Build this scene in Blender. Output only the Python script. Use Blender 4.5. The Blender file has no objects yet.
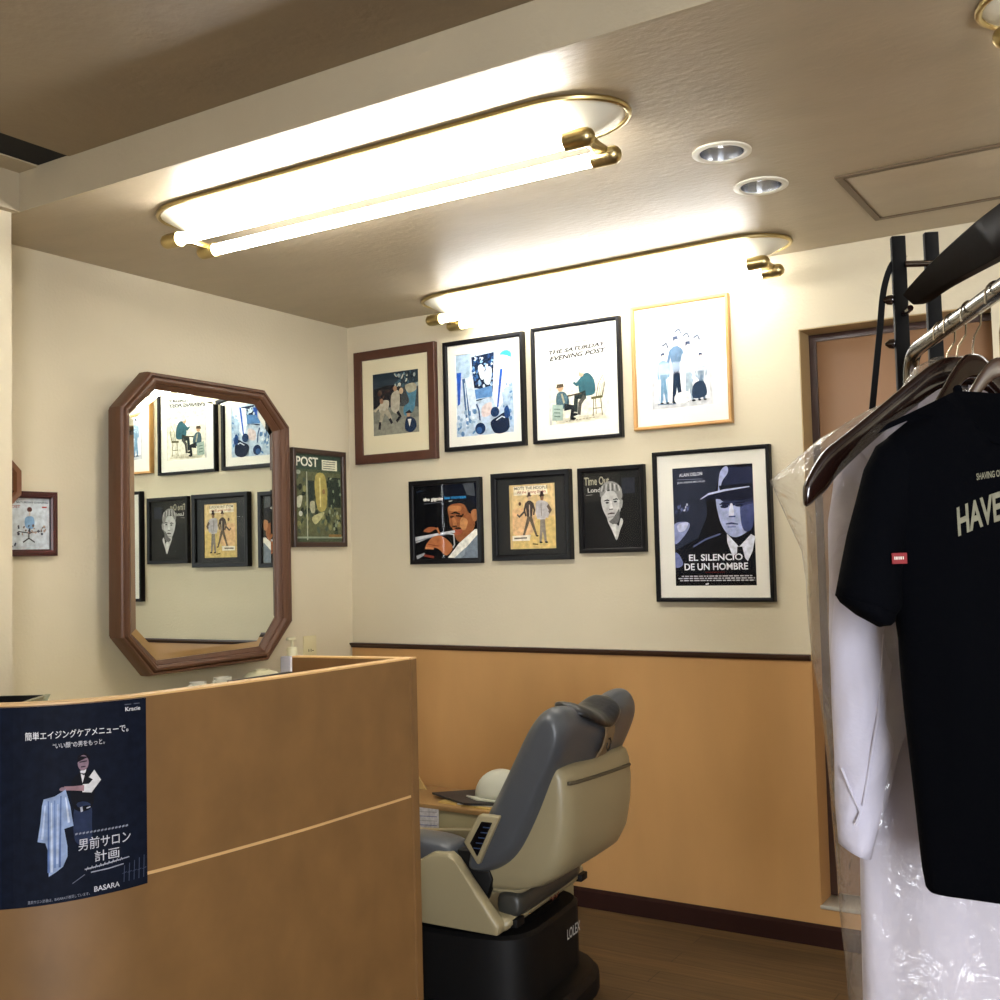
import bpy, bmesh, math, random
from mathutils import Vector, Matrix, noise
random.seed(4)
D = bpy.data
SC = bpy.context.scene
COL = SC.collection
PI = math.pi

# ------------------------------------------------------------------ camera
YAW, PIT, ROL, FPX = -0.557258192, 0.0502820669, -0.0254207784, 1090.76
CAM = Vector((3.15148748, -3.78918392, 1.36014626))
f_ = Vector((math.sin(YAW)*math.cos(PIT), math.cos(YAW)*math.cos(PIT), math.sin(PIT)))
r_ = Vector((math.cos(YAW), -math.sin(YAW), 0)); u_ = r_.cross(f_)
r2 = r_*math.cos(ROL)+u_*math.sin(ROL); u2 = -r_*math.sin(ROL)+u_*math.cos(ROL)
cd = D.cameras.new('camera'); cam = D.objects.new('camera', cd); COL.objects.link(cam)
cd.sensor_width = 36; cd.lens = 36*FPX/1000; cd.clip_start = .02
mw = Matrix.Identity(4)
for i in range(3):
    mw[i][0] = r2[i]; mw[i][1] = u2[i]; mw[i][2] = -f_[i]; mw[i][3] = CAM[i]
cam.matrix_world = mw
SC.camera = cam

# ------------------------------------------------------------------ world, exposure
w = D.worlds.new('world'); SC.world = w; w.use_nodes = True
w.node_tree.nodes['Background'].inputs[0].default_value = (.9, .85, .75, 1)
w.node_tree.nodes['Background'].inputs[1].default_value = 0.02
SC.view_settings.view_transform = 'Standard'; SC.view_settings.look = 'None'
SC.view_settings.gamma = 1; SC.view_settings.exposure = 0.97
SC.view_settings.use_curve_mapping = False
TUBE = 22.0          # emission of the fluorescent tubes by the pictures
TUBE_FILL = 3.5     # tubes of the added, unseen lamp that fills the front side

# ------------------------------------------------------------------ materials
def hexc(h):
    h = h.lstrip('#'); o = []
    for i in (0, 2, 4):
        c = int(h[i:i+2], 16)/255
        o.append(c/12.92 if c <= .04045 else ((c+.055)/1.055)**2.4)
    return (*o, 1)
MATS = {}
def mat(name, col, rough=.5, metal=0, coat=0, var=0, scale=8, bump=0, bscale=60, stretch=(1, 1, 1), spec=.5, trans=0, emis=None, col2=None, ior=1.5):
    if name in MATS: return MATS[name]
    m = D.materials.new(name); m.use_nodes = True; nt = m.node_tree; b = nt.nodes['Principled BSDF']
    c = hexc(col) if isinstance(col, str) else (*col, 1)
    b.inputs['Base Color'].default_value = c; b.inputs['Roughness'].default_value = rough
    b.inputs['Metallic'].default_value = metal; b.inputs['Coat Weight'].default_value = coat
    b.inputs['Specular IOR Level'].default_value = spec
    b.inputs['Transmission Weight'].default_value = trans; b.inputs['IOR'].default_value = ior
    if emis:
        b.inputs['Emission Color'].default_value = emis[0]; b.inputs['Emission Strength'].default_value = emis[1]
    tc = nt.nodes.new('ShaderNodeTexCoord'); mp = nt.nodes.new('ShaderNodeMapping')
    mp.inputs['Scale'].default_value = stretch; nt.links.new(tc.outputs['Object'], mp.inputs[0])
    if var:
        n = nt.nodes.new('ShaderNodeTexNoise'); n.inputs['Scale'].default_value = scale; n.inputs['Detail'].default_value = 6
        nt.links.new(mp.outputs[0], n.inputs['Vector'])
        rp = nt.nodes.new('ShaderNodeValToRGB'); rp.color_ramp.elements[0].position = .3; rp.color_ramp.elements[1].position = .7
        c2 = hexc(col2) if col2 else tuple(x*(1-var) for x in c[:3])+(1,)
        rp.color_ramp.elements[0].color = c2; rp.color_ramp.elements[1].color = c
        nt.links.new(n.outputs['Fac'], rp.inputs[0]); nt.links.new(rp.outputs[0], b.inputs['Base Color'])
    if bump:
        n = nt.nodes.new('ShaderNodeTexNoise'); n.inputs['Scale'].default_value = bscale; n.inputs['Detail'].default_value = 5
        nt.links.new(mp.outputs[0], n.inputs['Vector'])
        bp = nt.nodes.new('ShaderNodeBump'); bp.inputs['Strength'].default_value = bump; bp.inputs['Distance'].default_value = .01
        nt.links.new(n.outputs['Fac'], bp.inputs['Height']); nt.links.new(bp.outputs[0], b.inputs['Normal'])
    MATS[name] = m
    return m
WALL = mat('cream_wallpaper', '#cfc4a9', .75, var=.05, scale=3, bump=.12, bscale=90)
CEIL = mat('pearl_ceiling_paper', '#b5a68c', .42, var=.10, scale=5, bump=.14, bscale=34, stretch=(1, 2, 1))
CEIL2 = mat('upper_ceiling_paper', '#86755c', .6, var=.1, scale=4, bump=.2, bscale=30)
FASC = mat('fascia_paper', '#b3a68c', .6, var=.08, scale=5, bump=.2, bscale=40)
PLY = mat('birch_panel', '#bf925c', .45, var=.10, scale=7, stretch=(1, 1, .35), bump=.03, bscale=40)
PLYC = mat('counter_laminate', '#836139', .5, var=.22, scale=9, stretch=(1, 1, .8), bump=.02)
EDGE = mat('pale_edge_wood', '#dcb47c', .45, var=.08, scale=20)
DARKW = mat('dark_trim_wood', '#3a231b', .35, var=.2, scale=20, stretch=(.3, 1, 1))
BLACKSLOT = mat('slot_black', '#070604', .9)
DOORM = mat('door_laminate', '#84603f', .5, var=.08, scale=6, stretch=(1, 1, .3))
JAMB = mat('door_jamb', '#b39a6d', .5, var=.08)
ALU = mat('aluminium', '#c6c2b4', .35, .3)
BRASS = mat('antique_brass', '#c9b683', .3, 1, var=.1, scale=30)
WHITEP = mat('white_enamel', '#e4e0d0', .35)
CHROME = mat('chrome', '#908d88', .2, 1)
STEELW = mat('hook_wire', '#a59a86', .25, 1)
BLACKM = mat('black_metal', '#040405', .6, spec=.15)
LACQ = mat('dark_lacquered_wood', '#24130e', .16, coat=.6, var=.2, scale=12)
LACQ2 = mat('grey_brown_lacquered_wood', '#4a3a30', .2, coat=1)
OAKM = mat('walnut_mirror_frame', '#5c3b26', .45, var=.22, scale=26, stretch=(1, .6, .12), bump=.1, bscale=60)
FR_BROWN = mat('brown_frame_wood', '#4e2b1d', .4, var=.2, scale=30)
FR_BLACK = mat('black_frame_wood', '#0b0a0d', .45, spec=.2)
FR_OAK = mat('light_oak_frame', '#b98a4c', .4, var=.15, scale=30)
FR_MAROON = mat('maroon_frame', '#3f1718', .25, coat=.5)
FR_DKBR = mat('dark_walnut_frame', '#3d2a20', .4, var=.15, scale=30)
MATW = mat('white_mount', '#e9e6da', .8)
MATC = mat('cream_mount', '#d9cfae', .8)
MATK = mat('black_mount', '#17191a', .7)
GREYV = mat('grey_vinyl', '#46494d', .36, bump=.06, bscale=160)
GREYV2 = mat('dark_grey_vinyl', '#33332f', .4)
BEIGE = mat('beige_plastic', '#938869', .38)
BLACKP = mat('black_plastic', '#070708', .55, spec=.3)
CLOTHK = mat('black_cloth', '#05060a', .95, spec=.05, bump=.15, bscale=300)
BLUECOAT = mat('white_cotton', '#d3cfdd', .9, bump=.2, bscale=60)
TOWELK = mat('black_vinyl_cover', '#101114', .28, bump=.3, bscale=25)
CARD = mat('cardboard', '#b79c64', .8)
MANILA = mat('manila_paper', '#c9aa62', .7)
PAPER = mat('white_paper', '#dcdbd8', .7)
FOLDER = mat('charcoal_folder', '#2b2c2f', .5)
CREAMP = mat('cream_plastic', '#d8d2b0', .4)
BOTTLE = mat('white_bottle', '#d5d2dc', .35)
OUTLET = mat('ivory_plate', '#cfc49a', .4)

def schlick(nt, base=.04):
    lw = nt.nodes.new('ShaderNodeLayerWeight'); lw.inputs['Blend'].default_value = .5
    pw = nt.nodes.new('ShaderNodeMath'); pw.operation = 'POWER'; pw.inputs[1].default_value = 5; nt.links.new(lw.outputs['Facing'], pw.inputs[0])
    ma = nt.nodes.new('ShaderNodeMath'); ma.operation = 'MULTIPLY_ADD'; ma.inputs[1].default_value = .7; ma.inputs[2].default_value = base; nt.links.new(pw.outputs[0], ma.inputs[0])
    return lw, ma.outputs[0]
def glassy(name, tint=(1, 1, 1, 1), rough=.02, base=.04, diff=0, bump=0):
    m = D.materials.new(name); m.use_nodes = True; nt = m.node_tree; nt.nodes.clear()
    o = nt.nodes.new('ShaderNodeOutputMaterial'); t = nt.nodes.new('ShaderNodeBsdfTransparent'); t.inputs[0].default_value = tint
    g = nt.nodes.new('ShaderNodeBsdfGlossy'); g.inputs['Roughness'].default_value = rough
    mx = nt.nodes.new('ShaderNodeMixShader'); fr, frout = schlick(nt, base)
    first = t.outputs[0]
    if bump:
        tc = nt.nodes.new('ShaderNodeTexCoord'); n = nt.nodes.new('ShaderNodeTexNoise'); n.inputs['Scale'].default_value = 14; n.inputs['Detail'].default_value = 3; n.inputs['Distortion'].default_value = 1.2
        bp = nt.nodes.new('ShaderNodeBump'); bp.inputs['Strength'].default_value = bump; bp.inputs['Distance'].default_value = .02
        nt.links.new(tc.outputs['Object'], n.inputs['Vector']); nt.links.new(n.outputs['Fac'], bp.inputs['Height'])
        nt.links.new(bp.outputs[0], g.inputs['Normal']); nt.links.new(bp.outputs[0], fr.inputs['Normal'])
    if diff:
        df = nt.nodes.new('ShaderNodeBsdfDiffuse'); df.inputs[0].default_value = hexc('#e8e2d6'); tl = nt.nodes.new('ShaderNodeBsdfTranslucent'); tl.inputs[0].default_value = hexc('#e8e2d6')
        ad = nt.nodes.new('ShaderNodeMixShader'); ad.inputs[0].default_value = .5; nt.links.new(df.outputs[0], ad.inputs[1]); nt.links.new(tl.outputs[0], ad.inputs[2])
        m2 = nt.nodes.new('ShaderNodeMixShader'); m2.inputs[0].default_value = diff; nt.links.new(t.outputs[0], m2.inputs[1]); nt.links.new(ad.outputs[0], m2.inputs[2]); first = m2.outputs[0]
    nt.links.new(frout, mx.inputs[0]); nt.links.new(first, mx.inputs[1]); nt.links.new(g.outputs[0], mx.inputs[2])
    nt.links.new(mx.outputs[0], o.inputs[0]); return m
PANE = glassy('picture_glass', rough=0.0, base=.006)
FILM = glassy('plastic_film', rough=.10, diff=.13, bump=1.0)
TEALP = glassy('clear_teal_plastic', tint=(.55, .75, .7, 1), rough=.05, diff=.25)
MIRR = mat('mirror_silver', '#e6ebe4', .0, 1)

def emat(name, k):
    m = D.materials.new(name); m.use_nodes = True; b = m.node_tree.nodes['Principled BSDF']
    b.inputs['Base Color'].default_value = (.9, .9, .9, 1)
    b.inputs['Emission Color'].default_value = (1, .985, .96, 1); b.inputs['Emission Strength'].default_value = k; return m
# daylight through the shop window behind the viewer
ld = D.lights.new('window_daylight', 'AREA'); ld.shape = 'RECTANGLE'; ld.size = 1.55; ld.size_y = 1.9; ld.energy = 150; ld.color = (.88, .92, 1.0)
lo = D.objects.new('window_daylight', ld); COL.objects.link(lo); lo.location = (4.975, -5.93, 1.35); lo.rotation_euler = (PI/2, 0, 0)
TUBEM = emat('lit_fluorescent_tube', TUBE); TUBEW = emat('lit_wall_tube', 10.0); TUBER = emat('lit_right_tube', 12.0); TUBEFILL = emat('added_fill_tube', TUBE_FILL)

def colmat(name, rough):
    m = D.materials.new(name); m.use_nodes = True; nt = m.node_tree; b = nt.nodes['Principled BSDF']
    a = nt.nodes.new('ShaderNodeVertexColor'); a.layer_name = 'Col'
    n = nt.nodes.new('ShaderNodeTexNoise'); n.inputs['Scale'].default_value = 60; n.inputs['Detail'].default_value = 4
    tc = nt.nodes.new('ShaderNodeTexCoord'); nt.links.new(tc.outputs['Object'], n.inputs['Vector'])
    mr = nt.nodes.new('ShaderNodeMapRange'); mr.inputs[3].default_value = .45; mr.inputs[4].default_value = 1.5; nt.links.new(n.outputs['Fac'], mr.inputs[0])
    mx = nt.nodes.new('ShaderNodeVectorMath'); mx.operation = 'SCALE'; nt.links.new(a.outputs[0], mx.inputs[0]); nt.links.new(mr.outputs[0], mx.inputs['Scale'])
    nt.links.new(mx.outputs[0], b.inputs['Base Color']); b.inputs['Roughness'].default_value = rough; b.inputs['Specular IOR Level'].default_value = .08; return m
PRINT = colmat('printed_paper', .6)

def floor_mat():
    m = D.materials.new('wood_plank_floor'); m.use_nodes = True; nt = m.node_tree; b = nt.nodes['Principled BSDF']
    tc = nt.nodes.new('ShaderNodeTexCoord'); br = nt.nodes.new('ShaderNodeTexBrick')
    br.inputs['Scale'].default_value = 1; br.inputs['Brick Width'].default_value = 1.1; br.inputs['Row Height'].default_value = .095
    br.inputs['Mortar Size'].default_value = .0015; br.inputs['Color1'].default_value = hexc('#664f31'); br.inputs['Color2'].default_value = hexc('#523f28'); br.inputs['Mortar'].default_value = hexc('#2a1a0e')
    nt.links.new(tc.outputs['Object'], br.inputs['Vector'])
    mp = nt.nodes.new('ShaderNodeMapping'); mp.inputs['Scale'].default_value = (1.5, 28, 1); nt.links.new(tc.outputs['Object'], mp.inputs[0])
    n = nt.nodes.new('ShaderNodeTexNoise'); n.inputs['Scale'].default_value = 3; n.inputs['Detail'].default_value = 8; nt.links.new(mp.outputs[0], n.inputs['Vector'])
    mr = nt.nodes.new('ShaderNodeMapRange'); mr.inputs[1].default_value = .3; mr.inputs[2].default_value = .7; mr.inputs[3].default_value = .55; mr.inputs[4].default_value = 1.25; nt.links.new(n.outputs['Fac'], mr.inputs[0])
    mx = nt.nodes.new('ShaderNodeVectorMath'); mx.operation = 'SCALE'; nt.links.new(br.outputs[0], mx.inputs[0]); nt.links.new(mr.outputs[0], mx.inputs['Scale'])
    nt.links.new(mx.outputs[0], b.inputs['Base Color']); b.inputs['Roughness'].default_value = .42; return m
FLOORM = floor_mat()

# ------------------------------------------------------------------ mesh helpers
def V(*a): return Vector(a)
def box(bm, a, b, bev=0, seg=2):
    vs = [bm.verts.new((x, y, z)) for x in (a[0], b[0]) for y in (a[1], b[1]) for z in (a[2], b[2])]
    fs = [bm.faces.new([vs[i] for i in q]) for q in ((0, 1, 3, 2), (4, 6, 7, 5), (0, 4, 5, 1), (2, 3, 7, 6), (0, 2, 6, 4), (1, 5, 7, 3))]
    if bev:
        es = set(e for f in fs for e in f.edges)
        bmesh.ops.bevel(bm, geom=list(es), offset=bev, segments=seg, affect='EDGES', profile=.5)
def prism(bm, pts, lo, hi, axis='y', bev=0, seg=2):
    """polygon pts (a,b) extruded along axis: y -> (x,z), z -> (x,y), x -> (y,z)"""
    def P(p, h): return {'y': (p[0], h, p[1]), 'z': (p[0], p[1], h), 'x': (h, p[0], p[1])}[axis]
    A = [bm.verts.new(P(p, lo)) for p in pts]; B = [bm.verts.new(P(p, hi)) for p in pts]; n = len(pts)
    fs = [bm.faces.new(A[::-1]), bm.faces.new(B)]+[bm.faces.new((A[i], A[(i+1) % n], B[(i+1) % n], B[i])) for i in range(n)]
    if bev: bmesh.ops.bevel(bm, geom=list(set(e for f in fs for e in f.edges)), offset=bev, segments=seg, affect='EDGES', profile=.5)
def loft(bm, rings, closed=True, caps=True, loop=False):
    R = [[bm.verts.new(p) for p in r] for r in rings]; n = len(R[0])
    m = len(R)
    for i in range(m if loop else m-1):
        a, b = R[i], R[(i+1) % m]
        for j in range(n if closed else n-1):
            k = (j+1) % n
            bm.faces.new((a[j], a[k], b[k], b[j]))
    if caps and closed and not loop:
        bm.faces.new(R[0][::-1]); bm.faces.new(R[-1])
def tube(bm, path, r, n=12, caps=True, flat=None):
    path = [Vector(p) for p in path]; rings = []; pn = None
    for i, p in enumerate(path):
        t = (path[min(i+1, len(path)-1)]-path[max(i-1, 0)]).normalized()
        if pn is None:
            a = V(0, 0, 1) if abs(t.z) < .9 else V(1, 0, 0); pn = t.cross(a).normalized()
        pn = (pn-t*pn.dot(t)).normalized(); bn = t.cross(pn)
        rr = r[i] if isinstance(r, (list, tuple)) else r
        rings.append([p+(pn*math.cos(2*PI*k/n)+bn*math.sin(2*PI*k/n)*(flat or 1))*rr for k in range(n)])
    loft(bm, rings, caps=caps)
def lathe(bm, prof, n=28, ctr=(0, 0, 0)):
    rings = [[(ctr[0]+r*math.cos(2*PI*k/n), ctr[1]+r*math.sin(2*PI*k/n), ctr[2]+z) for k in range(n)] for r, z in prof]
    loft(bm, rings)
def cr(pts, k=6, closed=False):
    out = []; n = len(pts); P = [Vector(p) for p in pts]
    for i in range(n if closed else n-1):
        g = lambda j: P[j % n] if closed else P[max(0, min(n-1, j))]
        a, b, c, d = g(i-1), g(i), g(i+1), g(i+2)
        for s in range(k):
            t = s/k; out.append(.5*((2*b)+(c-a)*t+(2*a-5*b+4*c-d)*t*t+(3*b-a-3*c+d)*t**3))
    if not closed: out.append(P[-1])
    return out
def obj(name, bm, m, parent=None, smooth=True, sub=0, ang=40, recalc=True):
    if isinstance(bm, bmesh.types.BMesh):
        if recalc: bmesh.ops.recalc_face_normals(bm, faces=bm.faces)
        me = D.meshes.new(name); bm.to_mesh(me); bm.free()
    else: me = bm
    for mm in (m if isinstance(m, (list, tuple)) else [m]): me.materials.append(mm)
    if smooth:
        for p in me.polygons: p.use_smooth = True
        try: me.set_sharp_from_angle(angle=math.radians(ang))
        except Exception: pass
    o = D.objects.new(name, me); COL.objects.link(o); o.parent = parent
    if sub:
        s = o.modifiers.new('sub', 'SUBSURF'); s.levels = sub; s.render_levels = sub
    return o
def NB(): return bmesh.new()
def tag(o, label=None, cat=None, group=None, kind=None):
    if label: o['label'] = label
    if cat: o['category'] = cat
    if group: o['group'] = group
    if kind: o['kind'] = kind
    return o
def empty(name, loc, label, cat, rz=0, group=None):
    o = D.objects.new(name, None); COL.objects.link(o); o.location = loc; o.rotation_euler = (0, 0, rz); o.empty_display_size = .1
    return tag(o, label, cat, group)
def bobj(name, a, b, m, parent=None, bev=0, **k):
    bm = NB(); box(bm, a, b, bev); return obj(name, bm, m, parent, **k)
def struct(name, bm, m, **k):
    return tag(obj(name, bm, m, **k), kind='structure')
def copy_tree(o, parent=None):
    c = o.copy(); COL.objects.link(c); c.parent = parent
    for ch in [x for x in D.objects if x.parent == o]: copy_tree(ch, c)
    return c

# ------------------------------------------------------------------ room shell
H = 2.4; HU = 2.515; XR = 5.8; YF = -5.8
bm = NB(); box(bm, (-.2, YF-.2, -.1), (XR+.2, .3, 0)); struct('floor', bm, FLOORM, smooth=False)
DX0, DX1, DZ0, DZ1, DD = 2.043, 2.667, .128, 2.125, .15
bm = NB()   # back wall around the door recess; birch panelling is its own trim
box(bm, (-.15, 0, 0), (DX0, .2, H+.2)); box(bm, (DX1, 0, 0), (XR+.15, .2, H+.2))
box(bm, (DX0, 0, DZ1), (DX1, .2, H+.2)); box(bm, (DX0, 0, 0), (DX1, .2, DZ0)); box(bm, (DX0, DD, DZ0), (DX1, .2, DZ1))
struct('wall_back', bm, WALL, smooth=False)
bm = NB(); box(bm, (-.2, YF-.2, 0), (0, 0, H+.2)); struct('wall_left', bm, WALL, smooth=False)
bm = NB(); box(bm, (XR, YF-.2, 0), (XR+.2, 0, H+.2)); struct('wall_right', bm, WALL, smooth=False)
bm = NB(); box(bm, (0, YF-.1, 0), (4.2, YF, H+.2)); box(bm, (5.75, YF-.1, 0), (XR, YF, H+.2)); box(bm, (4.2, YF-.1, 0), (5.75, YF, .4)); box(bm, (4.2, YF-.1, 2.3), (5.75, YF, H+.2)); struct('wall_front', bm, WALL, smooth=False)
# panelling below the rail
RZ = .967
bm = NB(); box(bm, (0, -.006, .0), (DX0, -.0005, RZ), 0); box(bm, (DX1, -.006, 0), (XR, -.0005, RZ)); box(bm, (DX0, -.006, 0), (DX1, -.0005, DZ0-.005))
box(bm, (DX0+.0005, -.006, DZ0), (DX0+.004, DD-.001, RZ))
struct('trim_1', bm, PLY, smooth=False)
bm = NB()
prism(bm, [(-.0, RZ), (-.012, RZ), (-.016, RZ+.007), (-.024, RZ+.014), (-.024, RZ+.021), (0, RZ+.021)], -.0, DX0, 'x')
struct('trim_2', bm, DARKW, smooth=False)
bm = NB(); prism(bm, [(-.0, RZ), (-.012, RZ), (-.016, RZ+.007), (-.024, RZ+.014), (-.024, RZ+.021), (0, RZ+.021)], DX1, XR, 'x'); struct('trim_8', bm, DARKW, smooth=False)
bm = NB(); prism(bm, [(-.0065, 0), (-.020, 0), (-.020, .062), (-.012, .072), (-.0065, .072)], 0, XR, 'x'); struct('baseboard_back', bm, mat('baseboard_wood', '#2c1813', .8, spec=.1), smooth=False)
bm = NB()
for a, b in (((4.2, .4), (4.25, 2.3)), ((5.70, .4), (5.75, 2.3)), ((4.25, .4), (5.70, .45)), ((4.25, 2.25), (5.70, 2.3)), ((4.95, .45), (5.0, 2.25))): box(bm, (a[0], YF-.08, a[1]), (b[0], YF-.03, b[1]))
struct('window_1', bm, ALU, smooth=False)
# jamb casing and door in the recess
bm = NB(); box(bm, (DX0+.0003, .001, RZ+.001), (DX0+.004, DD-.001, DZ1-.004)); box(bm, (DX0, .001, DZ1-.004), (DX1, DD-.001, DZ1-.0005))
struct('trim_3', bm, JAMB, smooth=False)
door = empty('door_1', (DX0, DD, DZ0), 'brown laminate door in recess behind the clothes rack', 'door'); del door['category']; door['kind'] = 'structure'
bobj('door_leaf', (.03, -.035, .02), (DX1-DX0-.002, -.003, DZ1-DZ0-.03), DOORM, door, .002)
bm = NB(); box(bm, (.0045, -.04, .012), (.030, -.001, DZ1-DZ0-.006)); box(bm, (.030, -.04, DZ1-DZ0-.03), (DX1-DX0-.001, -.001, DZ1-DZ0-.006)); obj('door_frame', bm, DARKW, door, smooth=False)
bobj('sill', (-.0, -DD-.008, -.003), (DX1-DX0, -.002, .009), ALU, door, .002)

# lower ceiling with round holes for the downlights
DLS = [(2.178, -1.085), (2.176, -.765)]; DLR = .062
me = D.meshes.new('ceiling'); bm = NB(); box(bm, (0, -1.84, H), (XR, 0, H+.115)); bmesh.ops.recalc_face_normals(bm, faces=bm.faces); bm.to_mesh(me); bm.free()
o = D.objects.new('ceiling', me); COL.objects.link(o); cut = []
for x, y in DLS:
    bm = NB(); lathe(bm, [(DLR, -.1), (DLR, .09)], 40, (x, y, H)); bmesh.ops.recalc_face_normals(bm, faces=bm.faces)
    c = D.objects.new('cut', D.meshes.new('cut')); bm.to_mesh(c.data); bm.free(); COL.objects.link(c); cut.append(c)
    b = o.modifiers.new('b', 'BOOLEAN'); b.object = c; b.solver = 'EXACT'
dg = bpy.context.evaluated_depsgraph_get(); nm = D.meshes.new_from_object(o.evaluated_get(dg)); o.modifiers.clear(); o.data = nm
nm.materials.clear(); nm.materials.append(CEIL)
for c in cut: D.objects.remove(c)
tag(o, kind='structure')
bm = NB(); box(bm, (.0, -1.85, H-.001), (XR, -1.8405, HU+.1)); struct('trim_4', bm, FASC, smooth=False)     # fascia of the dropped ceiling
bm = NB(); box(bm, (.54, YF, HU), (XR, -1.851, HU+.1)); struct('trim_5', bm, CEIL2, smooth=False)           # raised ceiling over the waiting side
bm = NB(); box(bm, (.40, YF, HU+.004), (.54, -1.851, HU+.1)); struct('trim_6', bm, BLACKSLOT, smooth=False)   # dark slot
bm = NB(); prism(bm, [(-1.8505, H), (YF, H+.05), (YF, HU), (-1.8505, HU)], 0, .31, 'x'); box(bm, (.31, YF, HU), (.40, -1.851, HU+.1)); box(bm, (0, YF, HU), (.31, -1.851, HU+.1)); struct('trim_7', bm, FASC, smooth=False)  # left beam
bm = NB(); box(bm, (0.0, YF, 0), (.285, -1.86, H-.0005)); struct('wall_column', bm, WALL, smooth=False)

# ------------------------------------------------------------------ ceiling lights
def lamp(loc, label, tm, L=1.49, rz=0):
    t = empty('fluorescent_light', loc, label, 'ceiling light', rz, 'twin tube fluorescent lights')
    hl, hw = L/2, .128
    def stad(sx, sy, z, n=14):
        o = []
        for k in range(n+1):
            a = -PI/2+PI*k/n; o.append((sx-sy*1.35+sy*1.35*math.cos(a), sy*math.sin(a), z))
        for k in range(n+1):
            a = PI/2+PI*k/n; o.append((-(sx-sy*1.35)+sy*1.35*math.cos(a), sy*math.sin(a), z))
        return o
    bm = NB(); loft(bm, [stad(hl, hw, -.0005), stad(hl, hw, -.008), stad(hl-.06, hw*.42, -.042), stad(hl-.085, .022, -.055), stad(hl-.09, .018, -.06)]); obj('reflector', bm, WHITEP, t, ang=30)
    bm = NB(); p = [Vector(q) for q in stad(hl+.003, hw+.003, -.0085)]; p.append(p[0]); p.append(p[1]); tube(bm, p, .0075, 8, caps=False); obj('rim', bm, BRASS, t)
    for sy in (-1, 1):
        y = sy*.070
        bm = NB(); x0 = .655; tube(bm, [(-x0, y, -.09), (x0, y, -.09)], .0165, 20); obj('lamp_tube', bm, tm, t)
        for sx in (-1, 1):
            bm = NB(); pr = [(.0225, 0), (.0225, .05), (.021, .06), (.016, .068), (.008, .073), (.001, .0745)]
            rings = [[(sx*(x0-.012+z), y+r*math.cos(2*PI*k/22), -.09+r*math.sin(2*PI*k/22)) for k in range(22)] for r, z in pr]
            loft(bm, rings); obj('tube_cap', bm, BRASS, t)
    for sx in (-1, 1):
        bm = NB(); box(bm, (sx*.675-.014, -.066, -.087), (sx*.675+.014, .066, -.070), .004); prism(bm, [(sx*.675-.014, -.075), (sx*.675+.014, -.075), (sx*.66+.014, -.048), (sx*.66-.014, -.048)], -.012, .012, 'y'); obj('bracket', bm, BRASS, t)
    return t
lamp((1.345, -1.525, H), 'twin tube ceiling light with brass rim, nearest the mirror and the ceiling fascia', TUBEM, 1.52)
lamp((1.325, -.185, H), 'twin tube ceiling light with brass rim above the framed pictures', TUBEW, 1.52, rz=math.radians(-2))
lamp((3.61, -1.50, H), 'ceiling light in the top right corner, only its brass end cap showing', TUBER)
lamp((2.2, -4.9, HU), 'added fill ceiling light, unseen behind the viewer', TUBEFILL)  # extra lamp copy added out of view to brighten the front of things

for i, (x, y) in enumerate(DLS):
    t = empty('downlight', (x, y, H), ['round recessed downlight with mirrored cone, farther from the wall of pictures', 'round recessed downlight with mirrored cone, nearer the wall of pictures'][i], 'downlight', 0, 'recessed downlights')
    bm = NB(); n = 40
    prof = [(.077, 0), (.077, -.004), (.070, -.007), (.060, -.005), (.0575, 0)]
    loft(bm, [[(r*math.cos(2*PI*k/n), r*math.sin(2*PI*k/n), z) for k in range(n)] for r, z in prof], caps=False); obj('trim_ring', bm, WHITEP, t)
    bm = NB(); n = 24
    loft(bm, [[(r*math.cos(2*PI*k/n), r*math.sin(2*PI*k/n), z) for k in range(n)] for r, z in [(.057, -.003), (.053, .03), (.042, .06), (.03, .07)]], caps=False); obj('reflector', bm, mat('mirror_cone', '#d5d8de', .22, 1), t, smooth=False)
    bm = NB(); lathe(bm, [(.03, .071), (.022, .052), (.018, .045), (.002, .042)], 20); obj('bulb', bm, mat('frosted_bulb', '#9aa0a6', .3), t)

t = empty('access_hatch', (2.37, -.226, H), 'square access hatch with brown edge in the ceiling', 'ceiling hatch')
hx, hy = .49, -.487; bm = NB(); e = .02
hx = .487
for a, b in (((0, 0), (hx, -e)), ((0, hy+e), (hx, hy)), ((0, -e), (e, hy+e)), ((hx-e, -e), (hx, hy+e))):
    box(bm, (a[0], min(a[1], b[1]), -.006), (b[0], max(a[1], b[1]), -.0002), .001, 1)
obj('hatch_frame', bm, mat('hatch_edge', '#6b5a44', .5), t, smooth=False)
bobj('hatch_panel', (e+.008, hy+e+.008, -.005), (hx-e-.008, -e-.008, -.0002), CEIL, t, .001)

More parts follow.
